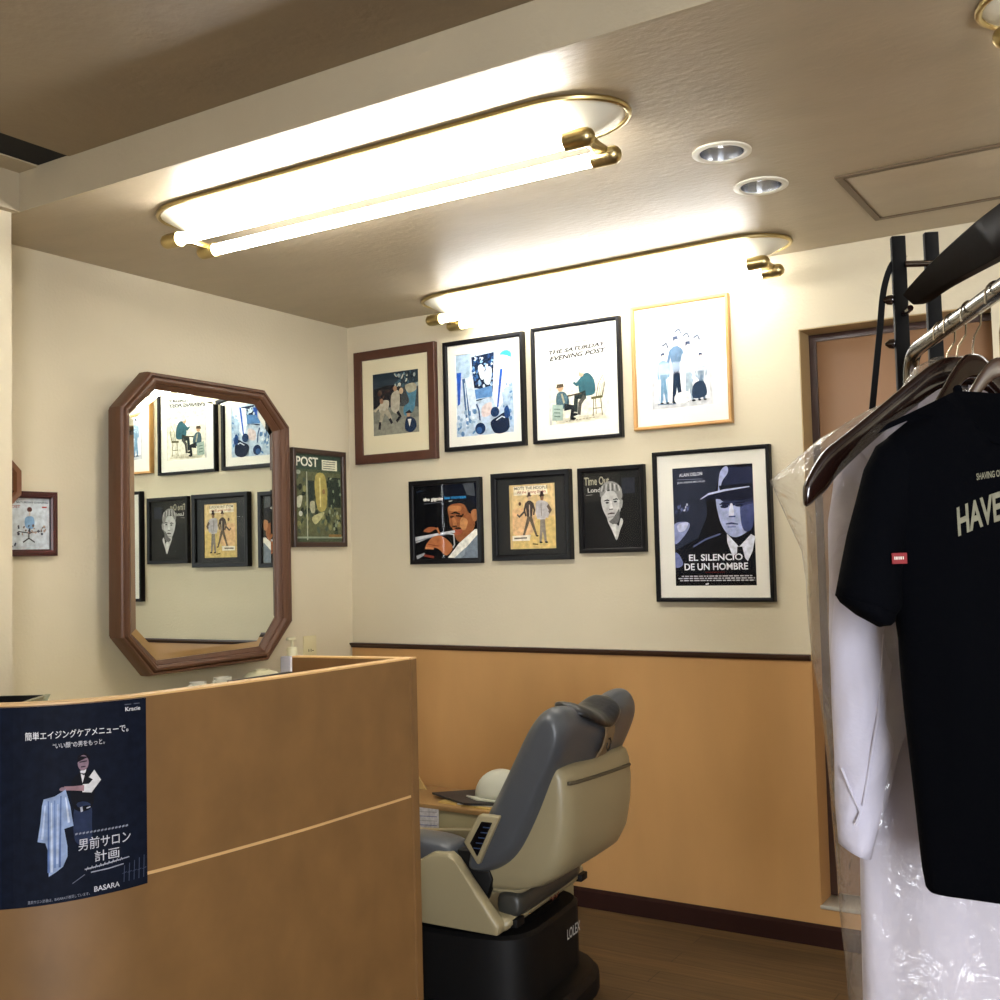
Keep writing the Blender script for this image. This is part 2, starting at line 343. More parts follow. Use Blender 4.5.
# ------------------------------------------------------------------ text and prints
def text_mesh(s, bold=0.0, shear=0):
    c = D.curves.new('t', 'FONT'); c.body = s; c.size = 1; c.offset = bold; c.shear = shear; c.resolution_u = 3
    o = D.objects.new('t', c); COL.objects.link(o); bpy.context.view_layer.update()
    me = D.meshes.new_from_object(o.evaluated_get(bpy.context.evaluated_depsgraph_get()))
    D.objects.remove(o); D.curves.remove(c)
    vs = [v.co.copy() for v in me.vertices]; fs = [list(p.vertices) for p in me.polygons]; D.meshes.remove(me)
    if not vs: return [], []
    x0 = min(v.x for v in vs); x1 = max(v.x for v in vs); y0 = min(v.y for v in vs); y1 = max(v.y for v in vs)
    return [((v.x-x0)/(x1-x0+1e-9), (v.y-y0)/(y1-y0+1e-9)) for v in vs], fs
class Art:
    mx = .0065
    """flat printed matter: u to the right, v down, both 0..1 over the rectangle"""
    def __init__(s, fn, step=.00006):
        s.f = fn; s.bm = NB(); s.cl = s.bm.loops.layers.float_color.new('Col'); s.tb = NB(); s.tcl = s.tb.loops.layers.float_color.new('Col'); s.k = 0; s.st = step; s.q = []
    def _add(s, bm, cl, vs, fs, col):
        s.k += 1; s.q.append((bm, cl, list(vs), [list(f) for f in fs], col, s.k))
    def _make(s, bm, cl, vs, fs, col, k):
        q = [bm.verts.new(s.f(u, v, k*s.st)) for u, v in vs]
        for f in fs:
            try: fa = bm.faces.new([q[i] for i in f])
            except ValueError: continue
            for l in fa.loops: l[cl] = hexc(col)
    def poly(s, col, pts, sm=0):
        if sm: pts = [(p[0], p[1]) for p in cr([(a, b, 0) for a, b in pts], 4, True)]
        s._add(s.bm, s.cl, pts, [range(len(pts))], col)
    def grid(s, col, u0, v0, u1, v1, n=16):
        vs = [(u0+(u1-u0)*i/n, v) for i in range(n+1) for v in (v0, v1)]
        s._add(s.bm, s.cl, vs, [(2*i, 2*i+1, 2*i+3, 2*i+2) for i in range(n)], col)
    def rect(s, col, u0, v0, u1, v1): s.poly(col, [(u0, v0), (u1, v0), (u1, v1), (u0, v1)])
    def ell(s, col, cx, cy, rx, ry, a=0, n=20):
        s.poly(col, [(cx+rx*math.cos(t)*math.cos(a)-ry*math.sin(t)*math.sin(a), cy+rx*math.cos(t)*math.sin(a)+ry*math.sin(t)*math.cos(a)) for t in [2*PI*k/n for k in range(n)]])
    def line(s, col, pts, w):
        if not isinstance(w, (list, tuple)): w = [w]*len(pts)
        L = []; R = []
        for i, p in enumerate(pts):
            a = pts[max(0, i-1)]; b = pts[min(len(pts)-1, i+1)]; dx, dy = b[0]-a[0], b[1]-a[1]; l = math.hypot(dx, dy) or 1
            L.append((p[0]-dy/l*w[i]/2, p[1]+dx/l*w[i]/2)); R.append((p[0]+dy/l*w[i]/2, p[1]-dx/l*w[i]/2))
        n = len(pts); s._add(s.bm, s.cl, L+R, [(i, i+1, n+i+1, n+i) for i in range(n-1)], col)
    def text(s, col, t, u0, v0, u1, v1, bold=0, shear=0, rise=0):
        vs, fs = text_mesh(t, bold, shear)
        s._add(s.tb, s.tcl, [(u0+(u1-u0)*a, v1+(v0-v1)*b-rise*a) for a, b in vs], fs, col)
    def done(s, parent, name='print', flip=False):
        s.st = min(.00025, s.mx/max(1, s.k))
        for t_ in s.q: s._make(*t_)
        a = obj(name, s.bm, PRINT, parent, smooth=False, recalc=False)
        if len(s.tb.verts): obj('lettering', s.tb, PRINT, parent, smooth=False, recalc=False)
        else: s.tb.free()
        return a

def person(A, x, y, h, body, legs, skin='#b98c6a', hair='#2a211c', hat=None, lean=0, stride=.06, arm=0):
    """a small standing printed figure; feet at (x, y), height h (v units), plain clothes"""
    k = h
    for sgn in (-1, 1):
        A.line(legs, [(x+lean*.1, y-.5*k), (x+sgn*stride*k*.8, y-.25*k), (x+sgn*stride*k*1.6, y)], [.13*k, .09*k, .06*k])
        A.ell('#1a1a1e', x+sgn*stride*k*1.6+.02*k, y, .045*k, .018*k)
    A.poly(body, [(x-.09*k+lean*.1, y-.47*k), (x+.09*k+lean*.1, y-.47*k), (x+.13*k+lean*.2, y-.8*k), (x+.04*k+lean*.2, y-.85*k), (x-.04*k+lean*.2, y-.85*k), (x-.13*k+lean*.2, y-.8*k)])
    A.line(body, [(x-.11*k+lean*.2, y-.78*k), (x-.17*k, y-.62*k), (x-.12*k, y-.48*k)], [.07*k, .06*k, .05*k])
    A.line(body, [(x+.11*k+lean*.2, y-.78*k), (x+(.17+arm)*k, y-.62*k), (x+(.14+arm*2)*k, y-(.5+arm)*k)], [.07*k, .06*k, .05*k])
    A.ell(skin, x+lean*.22, y-.92*k, .05*k, .07*k)
    A.poly(hair, [(x-.055*k+lean*.22, y-.92*k), (x-.05*k+lean*.22, y-1.0*k), (x+.05*k+lean*.22, y-1.0*k), (x+.055*k+lean*.22, y-.94*k), (x+lean*.22, y-.955*k)])
    if hat:
        A.poly(hat, [(x-.1*k, y-.95*k), (x+.1*k, y-.96*k), (x+.045*k, y-.985*k), (x+.04*k, y-1.05*k), (x-.04*k, y-1.05*k), (x-.045*k, y-.985*k)])

def picture(u0, u1, z0, z1, side, label, fm, fw=.02, dep=.026, mount=None, mb=(0, 0, 0, 0), art=None, pane=True, bg='#ffffff', name='framed_picture', cat='picture', tilt=0, mbg=None):
    W, Hh = u1-u0, z1-z0
    if side == 'back': t = empty(name, ((u0+u1)/2+.007, -.0008, (z0+z1)/2), label, cat, 0, 'framed pictures on the walls')
    else: t = empty(name, (.0008, (u0+u1)/2-.010, (z0+z1)/2), label, cat, PI/2, 'framed pictures on the walls')
    t.rotation_euler[1] = tilt
    w2, h2 = W/2, Hh/2; b = -dep
    prof = [(0, 0), (0, b+.002), (.002, b), (fw*.4, b), (fw*.8, b+.002), (fw, b+.006), (fw, b+.016), (fw, -.002)]
    bm = NB(); loft(bm, [[(sx*(w2-p), y, sz*(h2-p)) for p, y in prof] for sx, sz in ((-1, -1), (1, -1), (1, 1), (-1, 1))], loop=True, caps=False); obj('frame', bm, fm, t, ang=25)
    iw, ih = w2-fw, h2-fw
    ym = b+.014
    bobj('backing', (-iw, ym+.004, -ih), (iw, -.001, ih), mat('backing_board', '#6b5a45', .8), t, smooth=False)
    # art rectangle
    a0, a1, c0, c1 = -iw+mb[0], iw-mb[2], ih-mb[1], -ih+mb[3]      # left, top, right, bottom margins
    ya = ym+(.0035 if mount else .002)
    if mount:
        bm = NB()
        loft(bm, [[(x, y, z) for x, y, z in q] for q in [
            [(-iw, ym, -ih), (a0, ym, c1), (a0+.0015, ym+.002, c1+.0015)], [(iw, ym, -ih), (a1, ym, c1), (a1-.0015, ym+.002, c1+.0015)],
            [(iw, ym, ih), (a1, ym, c0), (a1-.0015, ym+.002, c0-.0015)], [(-iw, ym, ih), (a0, ym, c0), (a0+.0015, ym+.002, c0-.0015)]]], closed=False, loop=True, caps=False)
        obj('mount', bm, mount, t, smooth=False)
    A = Art(lambda u, v, k: V(a0+(a1-a0)*u, ya-k*.6, c0+(c1-c0)*v), .00005)
    A.rect(bg, 0, 0, 1, 1); art(A); A.done(t)
    if pane: bobj('glass_pane', (-iw-.001, b+.0085, -ih-.001), (iw+.001, b+.0095, ih+.001), PANE, t, smooth=False)
    return t

rnd = random.Random(9)
def blobs(A, cols, n, u0, v0, u1, v1, r, asp=1):
    for _ in range(n):
        A.ell(rnd.choice(cols), rnd.uniform(u0, u1), rnd.uniform(v0, v1), rnd.uniform(.4, 1)*r, rnd.uniform(.4, 1)*r*asp, rnd.uniform(0, 3), 7)

def art_night(A):
    A.poly('#2c3a44', [(0, 0), (1, 0), (1, .2), (.5, .23), (0, .25)]); A.rect('#22303a', 0, 0, 1, .12)
    A.poly('#201f24', [(0, .25), (.3, .2), (.6, .22), (.62, .5), (.4, .55), (0, .55)])
    blobs(A, ['#4a2c26', '#3a2a2c', '#2c2a30', '#5a4438'], 26, .1, .25, .5, .42, .035, .8)
    A.poly('#7b7c70', [(0, .6), (.5, .55), (1, .6), (1, 1), (0, 1)])
    A.poly('#8a897a', [(0, .8), (1, .75), (1, 1), (0, 1)])
    blobs(A, ['#3e5a66', '#9aa6a0', '#2b3a44', '#5f7f8c', '#c9c9b8'], 40, .5, .03, .98, .3, .05, .7)
    A.poly('#4f7f93', [(.74, .3), (.95, .26), (.93, .5), (.88, .66), (.7, .72), (.68, .58), (.8, .5)], 1)
    A.poly('#a9a48c', [(.72, .24), (.92, .22), (.95, .33), (.78, .36)], 1)
    A.ell('#c9b18e', .63, .32, .045, .05)
    # two leaping figures in shirts
    A.poly('#b2ab97', [(.44, .34), (.56, .3), (.6, .42), (.56, .66), (.42, .62), (.4, .45)], 1)
    A.line('#1c1c20', [(.54, .64), (.6, .72), (.52, .8)], [.06, .06, .05]); A.ell('#a98468', .5, .27, .04, .045)
    A.poly('#b7b09c', [(.16, .5), (.24, .44), (.36, .46), (.33, .6), (.22, .66), (.14, .6)], 1)
    A.line('#a59d88', [(.22, .6), (.2, .7), (.16, .8)], [.1, .08, .06]); A.line('#a59d88', [(.28, .6), (.36, .68), (.4, .76)], [.1, .08, .05])
    A.line('#232329', [(.16, .78), (.14, .9)], .05); A.line('#232329', [(.37, .74), (.42, .82)], .05); A.line('#c2b79b', [(.16, .53), (.05, .6), (.02, .58)], .04)
    A.ell('#98765e', .2, .45, .04, .045)
    # small figure standing in front at the right
    A.poly('#1e2f4a', [(.72, .78), (.8, .74), (.92, .8), (.94, .92), (.82, .99), (.7, .93)], 1); A.poly('#dcdcd4', [(.76, .78), (.84, .78), (.8, .9)]); A.ell('#b18d6e', .78, .7, .04, .045); A.poly('#26262c', [(.7, .68), (.86, .69), (.8, .63)])
def art_blue(A):
    A.rect('#c9d8e4', 0, 0, .28, 1); A.poly('#a8c0d4', [(0, 0), (.28, 0), (.24, .3), (0, .28)])
    A.poly('#14243f', [(.28, .05), (.68, .02), (.65, .5), (.32, .42)])
    blobs(A, ['#7fa4c8', '#21406c', '#cfe0ee', '#3a68a0', '#0f1a2e'], 70, .3, .06, .66, .42, .035, .8)
    A.poly('#dfe9f0', [(.4, .18), (.48, .16), (.52, .3), (.45, .33)], 1); A.poly('#c6d6e4', [(.55, .2), (.64, .22), (.6, .4), (.5, .36)], 1)
    A.poly('#5b88bb', [(.33, .45), (.64, .42), (.64, .55), (.35, .56)]); A.line('#142a4c', [(.35, .58), (.62, .56)], .015)
    A.poly('#cddce8', [(.16, .3), (.3, .27), (.4, .82), (.26, .85)]); A.line('#3d618c', [(.14, .3), (.22, .9)], [.05, .09]); A.line('#cddce8', [(.16, .35), (.21, .85)], [.015, .02])
    A.poly('#2a5ab4', [(.02, .22), (.1, .22), (.07, .6), (.03, .62)])
    A.poly('#e6eff6', [(.68, .12), (.98, .14), (.94, .5), (.74, .72), (.64, .6)]); A.poly('#2459b8', [(.78, .24), (.83, .23), (.74, .68), (.71, .7)])
    A.ell('#3a9fd6', .88, .08, .1, .06); A.ell('#f2f6fa', .84, .12, .14, .045, .15); A.line('#9cb3c8', [(.7, .1), (.82, .16), (.95, .15)], .012)
    A.poly('#b9cbdb', [(.36, .62), (.62, .56), (.66, .7), (.4, .82)], 1); A.line('#2c4b74', [(.36, .62), (.4, .7), (.42, .86)], .025); A.poly('#d8c8c4', [(.46, .66), (.62, .62), (.6, .76), (.46, .78)], 1)
    A.poly('#a9c0d6', [(.8, .5), (1, .4), (1, .95), (.86, .9)]); blobs(A, ['#8fabc6', '#dfe9f0', '#5d83ad'], 18, .82, .4, .98, .95, .03)
    A.poly('#b4c8da', [(.0, .82), (.35, .8), (.6, .88), (.6, 1), (0, 1)]); blobs(A, ['#8fabc6', '#dfe9f0', '#5d83ad'], 24, .02, .7, .35, .97, .035)
    A.ell('#1b3156', .42, .92, .09, .07); A.ell('#345c90', .4, .94, .05, .04)
    A.poly('#16243c', [(.6, .86), (.72, .8), (.88, .76), (.92, .94), (.8, 1), (.66, .98)], 1); A.ell('#20395e', .68, .74, .075, .06); A.poly('#1f4276', [(.84, .72), (.9, .68), (.94, .8), (.86, .82)], 1); A.line('#dfe8f0', [(.7, .84), (.8, .8), (.85, .82)], .015)
def chair_art(A, x, y, s, c):
    A.line(c, [(x-.1*s, y), (x-.075*s, y-.28*s)], .018*s); A.line(c, [(x+.1*s, y), (x+.075*s, y-.28*s)], .018*s)
    A.line(c, [(x-.03*s, y-.03*s), (x-.04*s, y-.28*s)], .015*s); A.line(c, [(x-.09*s, y-.12*s), (x+.09*s, y-.12*s)], .014*s)
    A.line(c, [(x-.13*s, y-.29*s), (x+.12*s, y-.3*s)], .04*s)
    A.line(c, [(x-.02*s, y-.3*s), (x+.03*s, y-.5*s), (x+.13*s, y-.64*s), (x+.17*s, y-.5*s), (x+.11*s, y-.3*s)], .016*s)
    for k in (.03, .07, .1): A.line(c, [(x+k*s, y-.3*s), (x+(k+.05)*s, y-.52*s)], .009*s)
def art_post(A):
    A.text('#0a0a0a', 'THE SATURDAY', .02, .075, .96, .125, .03, .25, .03); A.text('#0a0a0a', 'EVENING POST', .03, .15, .96, .205, .03, .25, .03)
    A.poly('#e8e4cf', [(.04, .36), (.99, .36), (.99, 1), (.04, 1)])
    A.poly('#f3f1ea', [(.04, .36), (.99, .36), (.6, .5), (.3, .48)])
    A.poly('#cfc9b2', [(.1, .93), (.9, .9), (.95, .97), (.12, .985)])
    chair_art(A, .8, .93, .75, '#5d5a3a')
    A.poly('#35606a', [(.54, .44), (.66, .4), (.76, .5), (.76, .66), (.56, .67), (.5, .58)], 1); A.ell('#caa587', .55, .4, .045, .04); A.ell('#d6d2c4', .57, .375, .045, .025); A.line('#35606a', [(.57, .47), (.47, .53), (.42, .5)], [.07, .05, .03])
    A.line('#2b3534', [(.62, .66), (.46, .68), (.44, .86)], [.11, .08, .07]); A.line('#57554e', [(.6, .68), (.52, .76), (.5, .9)], [.06, .06, .05]); A.ell('#15181a', .42, .89, .06, .018)
    A.line('#4a3f30', [(.28, .66), (.55, .64)], .02)
    A.poly('#46606a', [(.14, .62), (.26, .6), (.34, .7), (.3, .8), (.14, .78)], 1); A.ell('#c79e7c', .2, .55, .05, .042); A.poly('#544736', [(.13, .55), (.15, .5), (.25, .5), (.26, .54)]); A.line('#a9a78f', [(.22, .62), (.26, .74)], .03)
    A.line('#23282c', [(.26, .79), (.4, .8), (.38, .93)], [.09, .07, .06]); A.poly('#9db0a4', [(.06, .74), (.24, .76), (.23, .95), (.05, .94)]); A.ell('#15181a', .4, .94, .05, .016)
    for k in range(3): A.line('#5c7168', [(.09, .8+k*.045), (.19, .81+k*.045)], .012)
    for k in range(9): A.line('#8d8772', [(.28+.055*k, .965-.002*k), (.32+.055*k, .963-.002*k)], .01)
def art_oak(A):
    A.poly('#eef2f4', [(.05, .3), (.95, .3), (.95, .92), (.05, .92)])
    for i, (x, h, c, l) in enumerate(((.2, .6, '#7f9fb6', '#6f93ae'), (.42, .78, '#5d7a96', '#16283e'), (.62, .7, '#b4c0c8', '#9aaab4'), (.82, .55, '#93a2ae', '#5f7486'))):
        person(A, x, .93, h, c, l, '#dcc8b8', '#42506a', stride=.05)
    for x in (.13, .2, .27): A.line('#7fa5c0', [(x, .5), (x-.01, .9)], .012)
    A.poly('#26384e', [(.7, .74), (.86, .72), (.9, .88), (.68, .9)], 1); A.poly('#e3e3de', [(.4, .84), (.6, .82), (.62, .93), (.4, .94)], 1)
    A.line('#5b6f86', [(.1, .94), (.4, .95)], .012); blobs(A, ['#9eb0c0', '#d7dfe6', '#6e8298'], 14, .66, .5, .94, .72, .03)
    for x, y in ((.2, .25), (.42, .1), (.55, .16), (.72, .2)): A.line('#3d4e68', [(x, y), (x+.07, y-.03), (x+.1, y+.03)], .018)
def art_trumpet(A):
    A.poly('#0d1220', [(.4, .0), (.98, 0), (.98, .5), (.6, .3)]); A.line('#283243', [(.03, .085), (.08, .07), (.14, .072)], .016)
    A.text('#f2efe4', 'the gigolo', .14, .165, .45, .225, .03); A.text('#2d86c4', 'lee morgan', .48, .155, .82, .215, .03, rise=0)
    A.line('#6c7078', [(.15, .25), (.42, .235)], .006); A.line('#d8d6cc', [(.55, .23), (.68, .222)], .01)
    A.poly('#14161c', [(.52, .34), (.54, .26), (.7, .2), (.88, .24), (.98, .34), (.98, .5), (.92, .44), (.86, .46), (.8, .3), (.6, .3)], 1)
    A.poly('#935a36', [(.53, .32), (.62, .27), (.78, .28), (.86, .4), (.93, .42), (.95, .55), (.9, .66), (.76, .78), (.68, .77), (.62, .68), (.6, .6), (.56, .55), (.55, .45)], 1)
    A.poly('#b87b4c', [(.56, .3), (.72, .3), (.74, .36), (.62, .37), (.55, .35)], 1); A.poly('#c18a58', [(.74, .46), (.84, .5), (.8, .62), (.72, .6)], 1)
    A.line('#1b0f0b', [(.58, .4), (.65, .385), (.72, .41)], [.012, .03, .02]); A.line('#2c1710', [(.57, .44), (.63, .45)], .03); A.line('#2c1710', [(.66, .43), (.75, .44), (.78, .41)], [.02, .035, .015])
    A.poly('#b27448', [(.6, .46), (.64, .46), (.67, .56), (.62, .57)], 1); A.line('#3a1e14', [(.6, .575), (.67, .57)], .02)
    A.poly('#a2543c', [(.62, .62), (.72, .6), (.76, .64), (.72, .68), (.64, .68)], 1); A.ell('#2b1710', .69, .6, .05, .015)
    A.poly('#a87048', [(.9, .38), (.98, .36), (.98, .5), (.92, .5)], 1)
    A.poly('#ebe8dc', [(.52, .99), (.7, .8), (.95, .62), (1, .62), (1, .7), (.78, .92), (.72, 1)]); A.poly('#77828d', [(.66, 1), (.98, .7), (1, .7), (1, 1)]); A.poly('#8f9aa3', [(.62, 1), (.8, .86), (.78, .96), (.72, 1)])
    A.line('#c9cdd0', [(-.0, .74), (.2, .7), (.45, .66), (.64, .64)], [.085, .05, .03, .035]); A.line('#7c8288', [(.0, .76), (.25, .71), (.6, .66)], .014)
    A.line('#b9bec2', [(.5, .66), (.62, .68), (.63, .82), (.6, .86)], .02); A.line('#a9adb0', [(.02, .98), (.15, .93)], [.05, .03])
    A.poly('#b06c42', [(.2, .78), (.3, .7), (.44, .7), (.6, .84), (.5, .96), (.36, .86), (.18, .84)], 1); A.line('#8b4b2c', [(.2, .8), (.38, .83)], .012); A.line('#c98458', [(.16, .85), (.3, .86)], .03)
    A.poly('#a05f3b', [(.14, .62), (.22, .57), (.34, .58), (.38, .66), (.34, .6), (.24, .64)], 1); A.line('#b97748', [(.36, .58), (.4, .67)], .025); A.line('#8c3f2e', [(.14, .95), (.3, .98)], .03)
    A.poly('#4a4f56', [(.78, .0), (.95, .0), (.97, .18), (.84, .16)])
def art_dudes(A):
    A.poly('#d9bd79', [(0, .55), (1, .5), (1, 1), (0, 1)]); A.poly('#e0b888', [(.05, .4), (.5, .4), (.5, .75), (.05, .75)], 1); A.rect('#cbb07a', 0, 0, .06, 1)
    A.poly('#efe3c6', [(.1, .03), (.82, .03), (.84, .17), (.1, .17)]); A.text('#5f5a50', 'MOTT THE HOOPLE', .12, .04, .84, .085, .02); A.text('#a5483a', 'All the Young Dudes', .18, .1, .8, .155, .01)
    person(A, .44, .8, .64, '#4d443e', '#6a5d4d', '#c9a887', hat='#4a3a34', stride=.14); person(A, .72, .9, .74, '#c3bfc0', '#8b8378', '#8d6a50', hat='#3b2b2a', stride=.05)
    A.poly('#b9b4b4', [(.6, .28), (.84, .3), (.86, .5), (.62, .52)], 1); A.line('#5a4a40', [(.7, .3), (.7, .5)], .01); A.line('#6a5c50', [(.84, .34), (.9, .42), (.86, .45)], .06); A.line('#5a5048', [(.34, .42), (.22, .5), (.18, .46)], .035); A.ell('#5b4436', .24, .3, .03, .03); A.line('#cbb9a0', [(.45, .32), (.45, .5)], .02)
    A.poly('#ece4d0', [(.06, .79), (.46, .78), (.44, .87), (.06, .87)]); A.line('#6a6458', [(.1, .83), (.38, .825)], .022); A.line('#6a5c2c', [(.5, .92), (.62, .93)], .02)
def art_portrait(A):
    A.poly('#2a2927', [(0, .0), (.65, 0), (.6, .35), (0, .4)])
    A.text('#a8a38c', 'Time Out', .02, .06, .46, .17, .02); A.text('#cfcdc4', 'London', .08, .205, .42, .265, .015); A.line('#8b8a84', [(.05, .3), (.16, .295)], .008)
    A.poly('#c0bfbb', [(.31, .36), (.38, .27), (.56, .26), (.62, .35), (.66, .42), (.62, .56), (.55, .64), (.6, .72), (.64, .62), (.68, .66), (.62, .78), (.56, .9), (.5, .8), (.42, .66), (.4, .6), (.34, .5)], 1)
    A.poly('#6b6a68', [(.56, .56), (.62, .5), (.62, .62), (.55, .7), (.44, .66), (.5, .62)], 1)
    A.poly('#8e8d89', [(.3, .33), (.3, .22), (.4, .14), (.54, .14), (.66, .22), (.68, .34), (.62, .38), (.56, .28), (.44, .24), (.36, .3)], 1)
    for k in range(9): A.line(['#c9c8c4', '#3c3b3a'][k % 2], [(.34+.035*k, .15+.01*abs(k-4)), (.32+.04*k, .26)], .014)
    A.line('#2c2c2b', [(.36, .385), (.42, .375), (.46, .385)], [.008, .02, .01]); A.line('#2c2c2b', [(.52, .375), (.58, .365), (.61, .375)], [.01, .02, .008])
    A.ell('#38383a', .42, .41, .03, .012); A.ell('#38383a', .56, .4, .03, .012); A.poly('#e6e5e1', [(.47, .4), (.5, .4), (.51, .49), (.46, .49)], 1); A.line('#5c5b59', [(.45, .5), (.52, .495)], .014)
    A.line('#4b3f3d', [(.42, .56), (.48, .55), (.55, .55)], [.01, .022, .01]); A.line('#8b8a86', [(.43, .6), (.53, .595)], .012); A.poly('#9b9a96', [(.64, .38), (.69, .39), (.67, .48), (.63, .48)], 1)
    A.poly('#dad9d5', [(.48, .72), (.56, .7), (.55, .86)], 1); A.rect('#2b2f38', .68, .1, .9, .3)
def art_hatman(A):
    A.poly('#2a3042', [(0, 0), (.62, 0), (.5, .3), (.3, .6), (0, .7)]); A.rect('#12131a', .42, .25, .62, .6)
    A.poly('#8e97c4', [(.0, .48), (.16, .46), (.2, .5), (.1, .6), (0, .64)], 1); A.poly('#c5cae6', [(.05, .48), (.18, .465), (.14, .53), (.06, .54)], 1)
    A.poly('#7781b4', [(0, .72), (.06, .74), (.1, .82), (0, .84)], 1); blobs(A, ['#5a648c', '#c0c6dc', '#394260'], 14, .02, .3, .22, .38, .02)
    A.poly('#aab4dc', [(.54, .3), (.58, .27), (.95, .28), (.97, .5), (.9, .56), (.78, .6), (.68, .58), (.6, .5), (.56, .4)], 1)
    A.poly('#46507e', [(.84, .32), (.98, .3), (.98, .5), (.9, .56), (.84, .5)], 1); A.poly('#30385c', [(.64, .3), (.98, .28), (.98, .33), (.8, .34), (.62, .335)], 1)
    A.ell('#1c2340', .64, .345, .05, .014); A.ell('#1c2340', .82, .34, .05, .012); A.line('#161b34', [(.58, .325), (.7, .32)], .012); A.line('#161b34', [(.77, .32), (.89, .315)], .012)
    A.poly('#dde2f4', [(.71, .33), (.74, .33), (.75, .42), (.69, .425)], 1); A.line('#3c4674', [(.69, .43), (.77, .43)], .012); A.line('#38406c', [(.65, .49), (.72, .485), (.8, .495)], [.008, .016, .008]); A.line('#7680b0', [(.67, .515), (.77, .515)], .012)
    A.poly('#262c48', [(.6, .24), (.66, .05), (.72, .02), (.86, .03), (1, .05), (1, .3), (.8, .3), (.62, .3)], 1); A.poly('#aab2dc', [(.57, .22), (.6, .06), (.68, .01), (.7, .06), (.62, .14), (.6, .22)], 1)
    A.poly('#141826', [(.58, .17), (.98, .16), (1, .21), (.6, .235)]); A.poly('#171c30', [(.36, .27), (.5, .22), (1, .19), (1, .27), (.8, .3), (.55, .28)], 1); A.line('#c2c9ea', [(.35, .275), (.45, .235), (.65, .21), (.95, .19)], [.006, .016, .016, .008])
    A.poly('#0e1018', [(.2, .75), (.3, .65), (.5, .58), (.62, .55), (.7, .62), (.78, .75), (1, .6), (1, .9), (.1, .9)], 1); A.line('#59638c', [(.24, .67), (.4, .61), (.58, .57)], .014)
    A.poly('#dfe3f2', [(.66, .57), (.7, .6), (.8, .68), (.95, .58), (1, .6), (.96, .72), (.9, .8), (.8, .72), (.72, .76), (.66, .64)]); A.poly('#15171f', [(.78, .68), (.84, .68), (.9, .88), (.76, .88)])
    A.text('#dfe2ee', 'ALAIN DELON', .09, .05, .38, .078, .015, rise=.005); A.line('#9aa0b8', [(.06, .1), (.38, .105)], .003); A.text('#c8cbdc', 'JEAN-PIERRE MELVILLE', .06, .12, .41, .14, .01, rise=.004)
    A.text('#e8eaf2', 'EL SILENCIO', .18, .735, .84, .79, .02); A.text('#e8eaf2', 'DE UN HOMBRE', .12, .81, .9, .868, .02); A.line('#5c1a16', [(.38, .886), (.62, .886)], .007)
    A.rect('#08080c', 0, .9, 1, 1)
    rr = random.Random(3)
    for k, (a, b) in enumerate(((.08, .95), (.04, .98), (.06, .98))):
        x = a
        while x < b:
            l = rr.uniform(.02, .07); A.line('#c8c9d0', [(x, .918+k*.018), (min(x+l, b), .918+k*.018)], .009); x += l+.012
    A.line('#d8d8de', [(.38, .985), (.42, .98)], .012)
def art_workshop(A):
    A.rect('#3d4c40', 0, 0, 1, .17); A.text('#e6e4d2', 'POST', .03, .03, .5, .14, .02); A.rect('#d9d6be', .58, .05, .92, .17)
    for k in range(4): A.line('#5e6456', [(.61, .07+.026*k), (.88, .07+.026*k)], .009)
    A.rect('#5f6347', 0, .2, 1, .95); blobs(A, ['#3a4638', '#6f7350', '#8a8a5c', '#2a3228', '#4d5a4a'], 90, .02, .22, .98, .93, .05)
    A.poly('#a89a58', [(.42, .25), (.64, .24), (.66, .6), (.46, .62)], 1); A.line('#d4c886', [(.52, .26), (.53, .6)], .03); A.ell('#8b6a44', .6, .42, .03, .03)
    A.poly('#2f3a34', [(.26, .3), (.4, .3), (.38, .58), (.28, .6)]); A.line('#b8bda4', [(.24, .2), (.24, .98)], .018); A.line('#95a08a', [(.0, .95), (1, .95)], .02)
    A.poly('#b5b384', [(.34, .72), (.56, .66), (.6, .68), (.42, .8)], 1); A.poly('#c4c4a8', [(.02, .5), (.14, .48), (.1, .6), (.02, .6)], 1); A.poly('#a9a88c', [(.3, .55), (.4, .54), (.4, .66), (.32, .66)], 1)
    A.ell('#c9cabb', .1, .68, .04, .03); A.ell('#9aa292', .06, .21, .05, .025); A.line('#8a6a3c', [(.7, .93), (.98, .93)], .03); A.rect('#2b362e', .7, .25, .98, .6); blobs(A, ['#7d8a70', '#39443a', '#98a084'], 26, .7, .26, .97, .85, .03)
def art_blueback(A):
    A.text('#3a3f47', 'THE SATURDAY EVENING', .03, .06, .97, .1, .02); A.text('#9b4a48', 'POST', .04, .14, .3, .19, .02); A.line('#9b4a48', [(.82, .17), (.94, .17)], .03)
    A.poly('#7fa3c6', [(.42, .38), (.6, .36), (.64, .5), (.58, .6), (.42, .56)], 1); A.ell('#5b3a34', .52, .22, .06, .05); A.line('#c3b6a6', [(.52, .26), (.52, .34)], .03)
    A.line('#3a3638', [(.25, .65), (.5, .68), (.78, .64)], .02); A.line('#3a3638', [(.5, .62), (.5, .78), (.36, .86)], .03); A.line('#3a3638', [(.5, .78), (.64, .86)], .025)
    blobs(A, ['#4b4a55', '#6f5e58', '#2f3a4c', '#a58f84'], 26, .22, .52, .9, .7, .035); blobs(A, ['#4b4a55', '#2f3a4c'], 6, .05, .88, .3, .95, .03)
    A.line('#b9c3cf', [(.1, .95), (.9, .9)], .01)

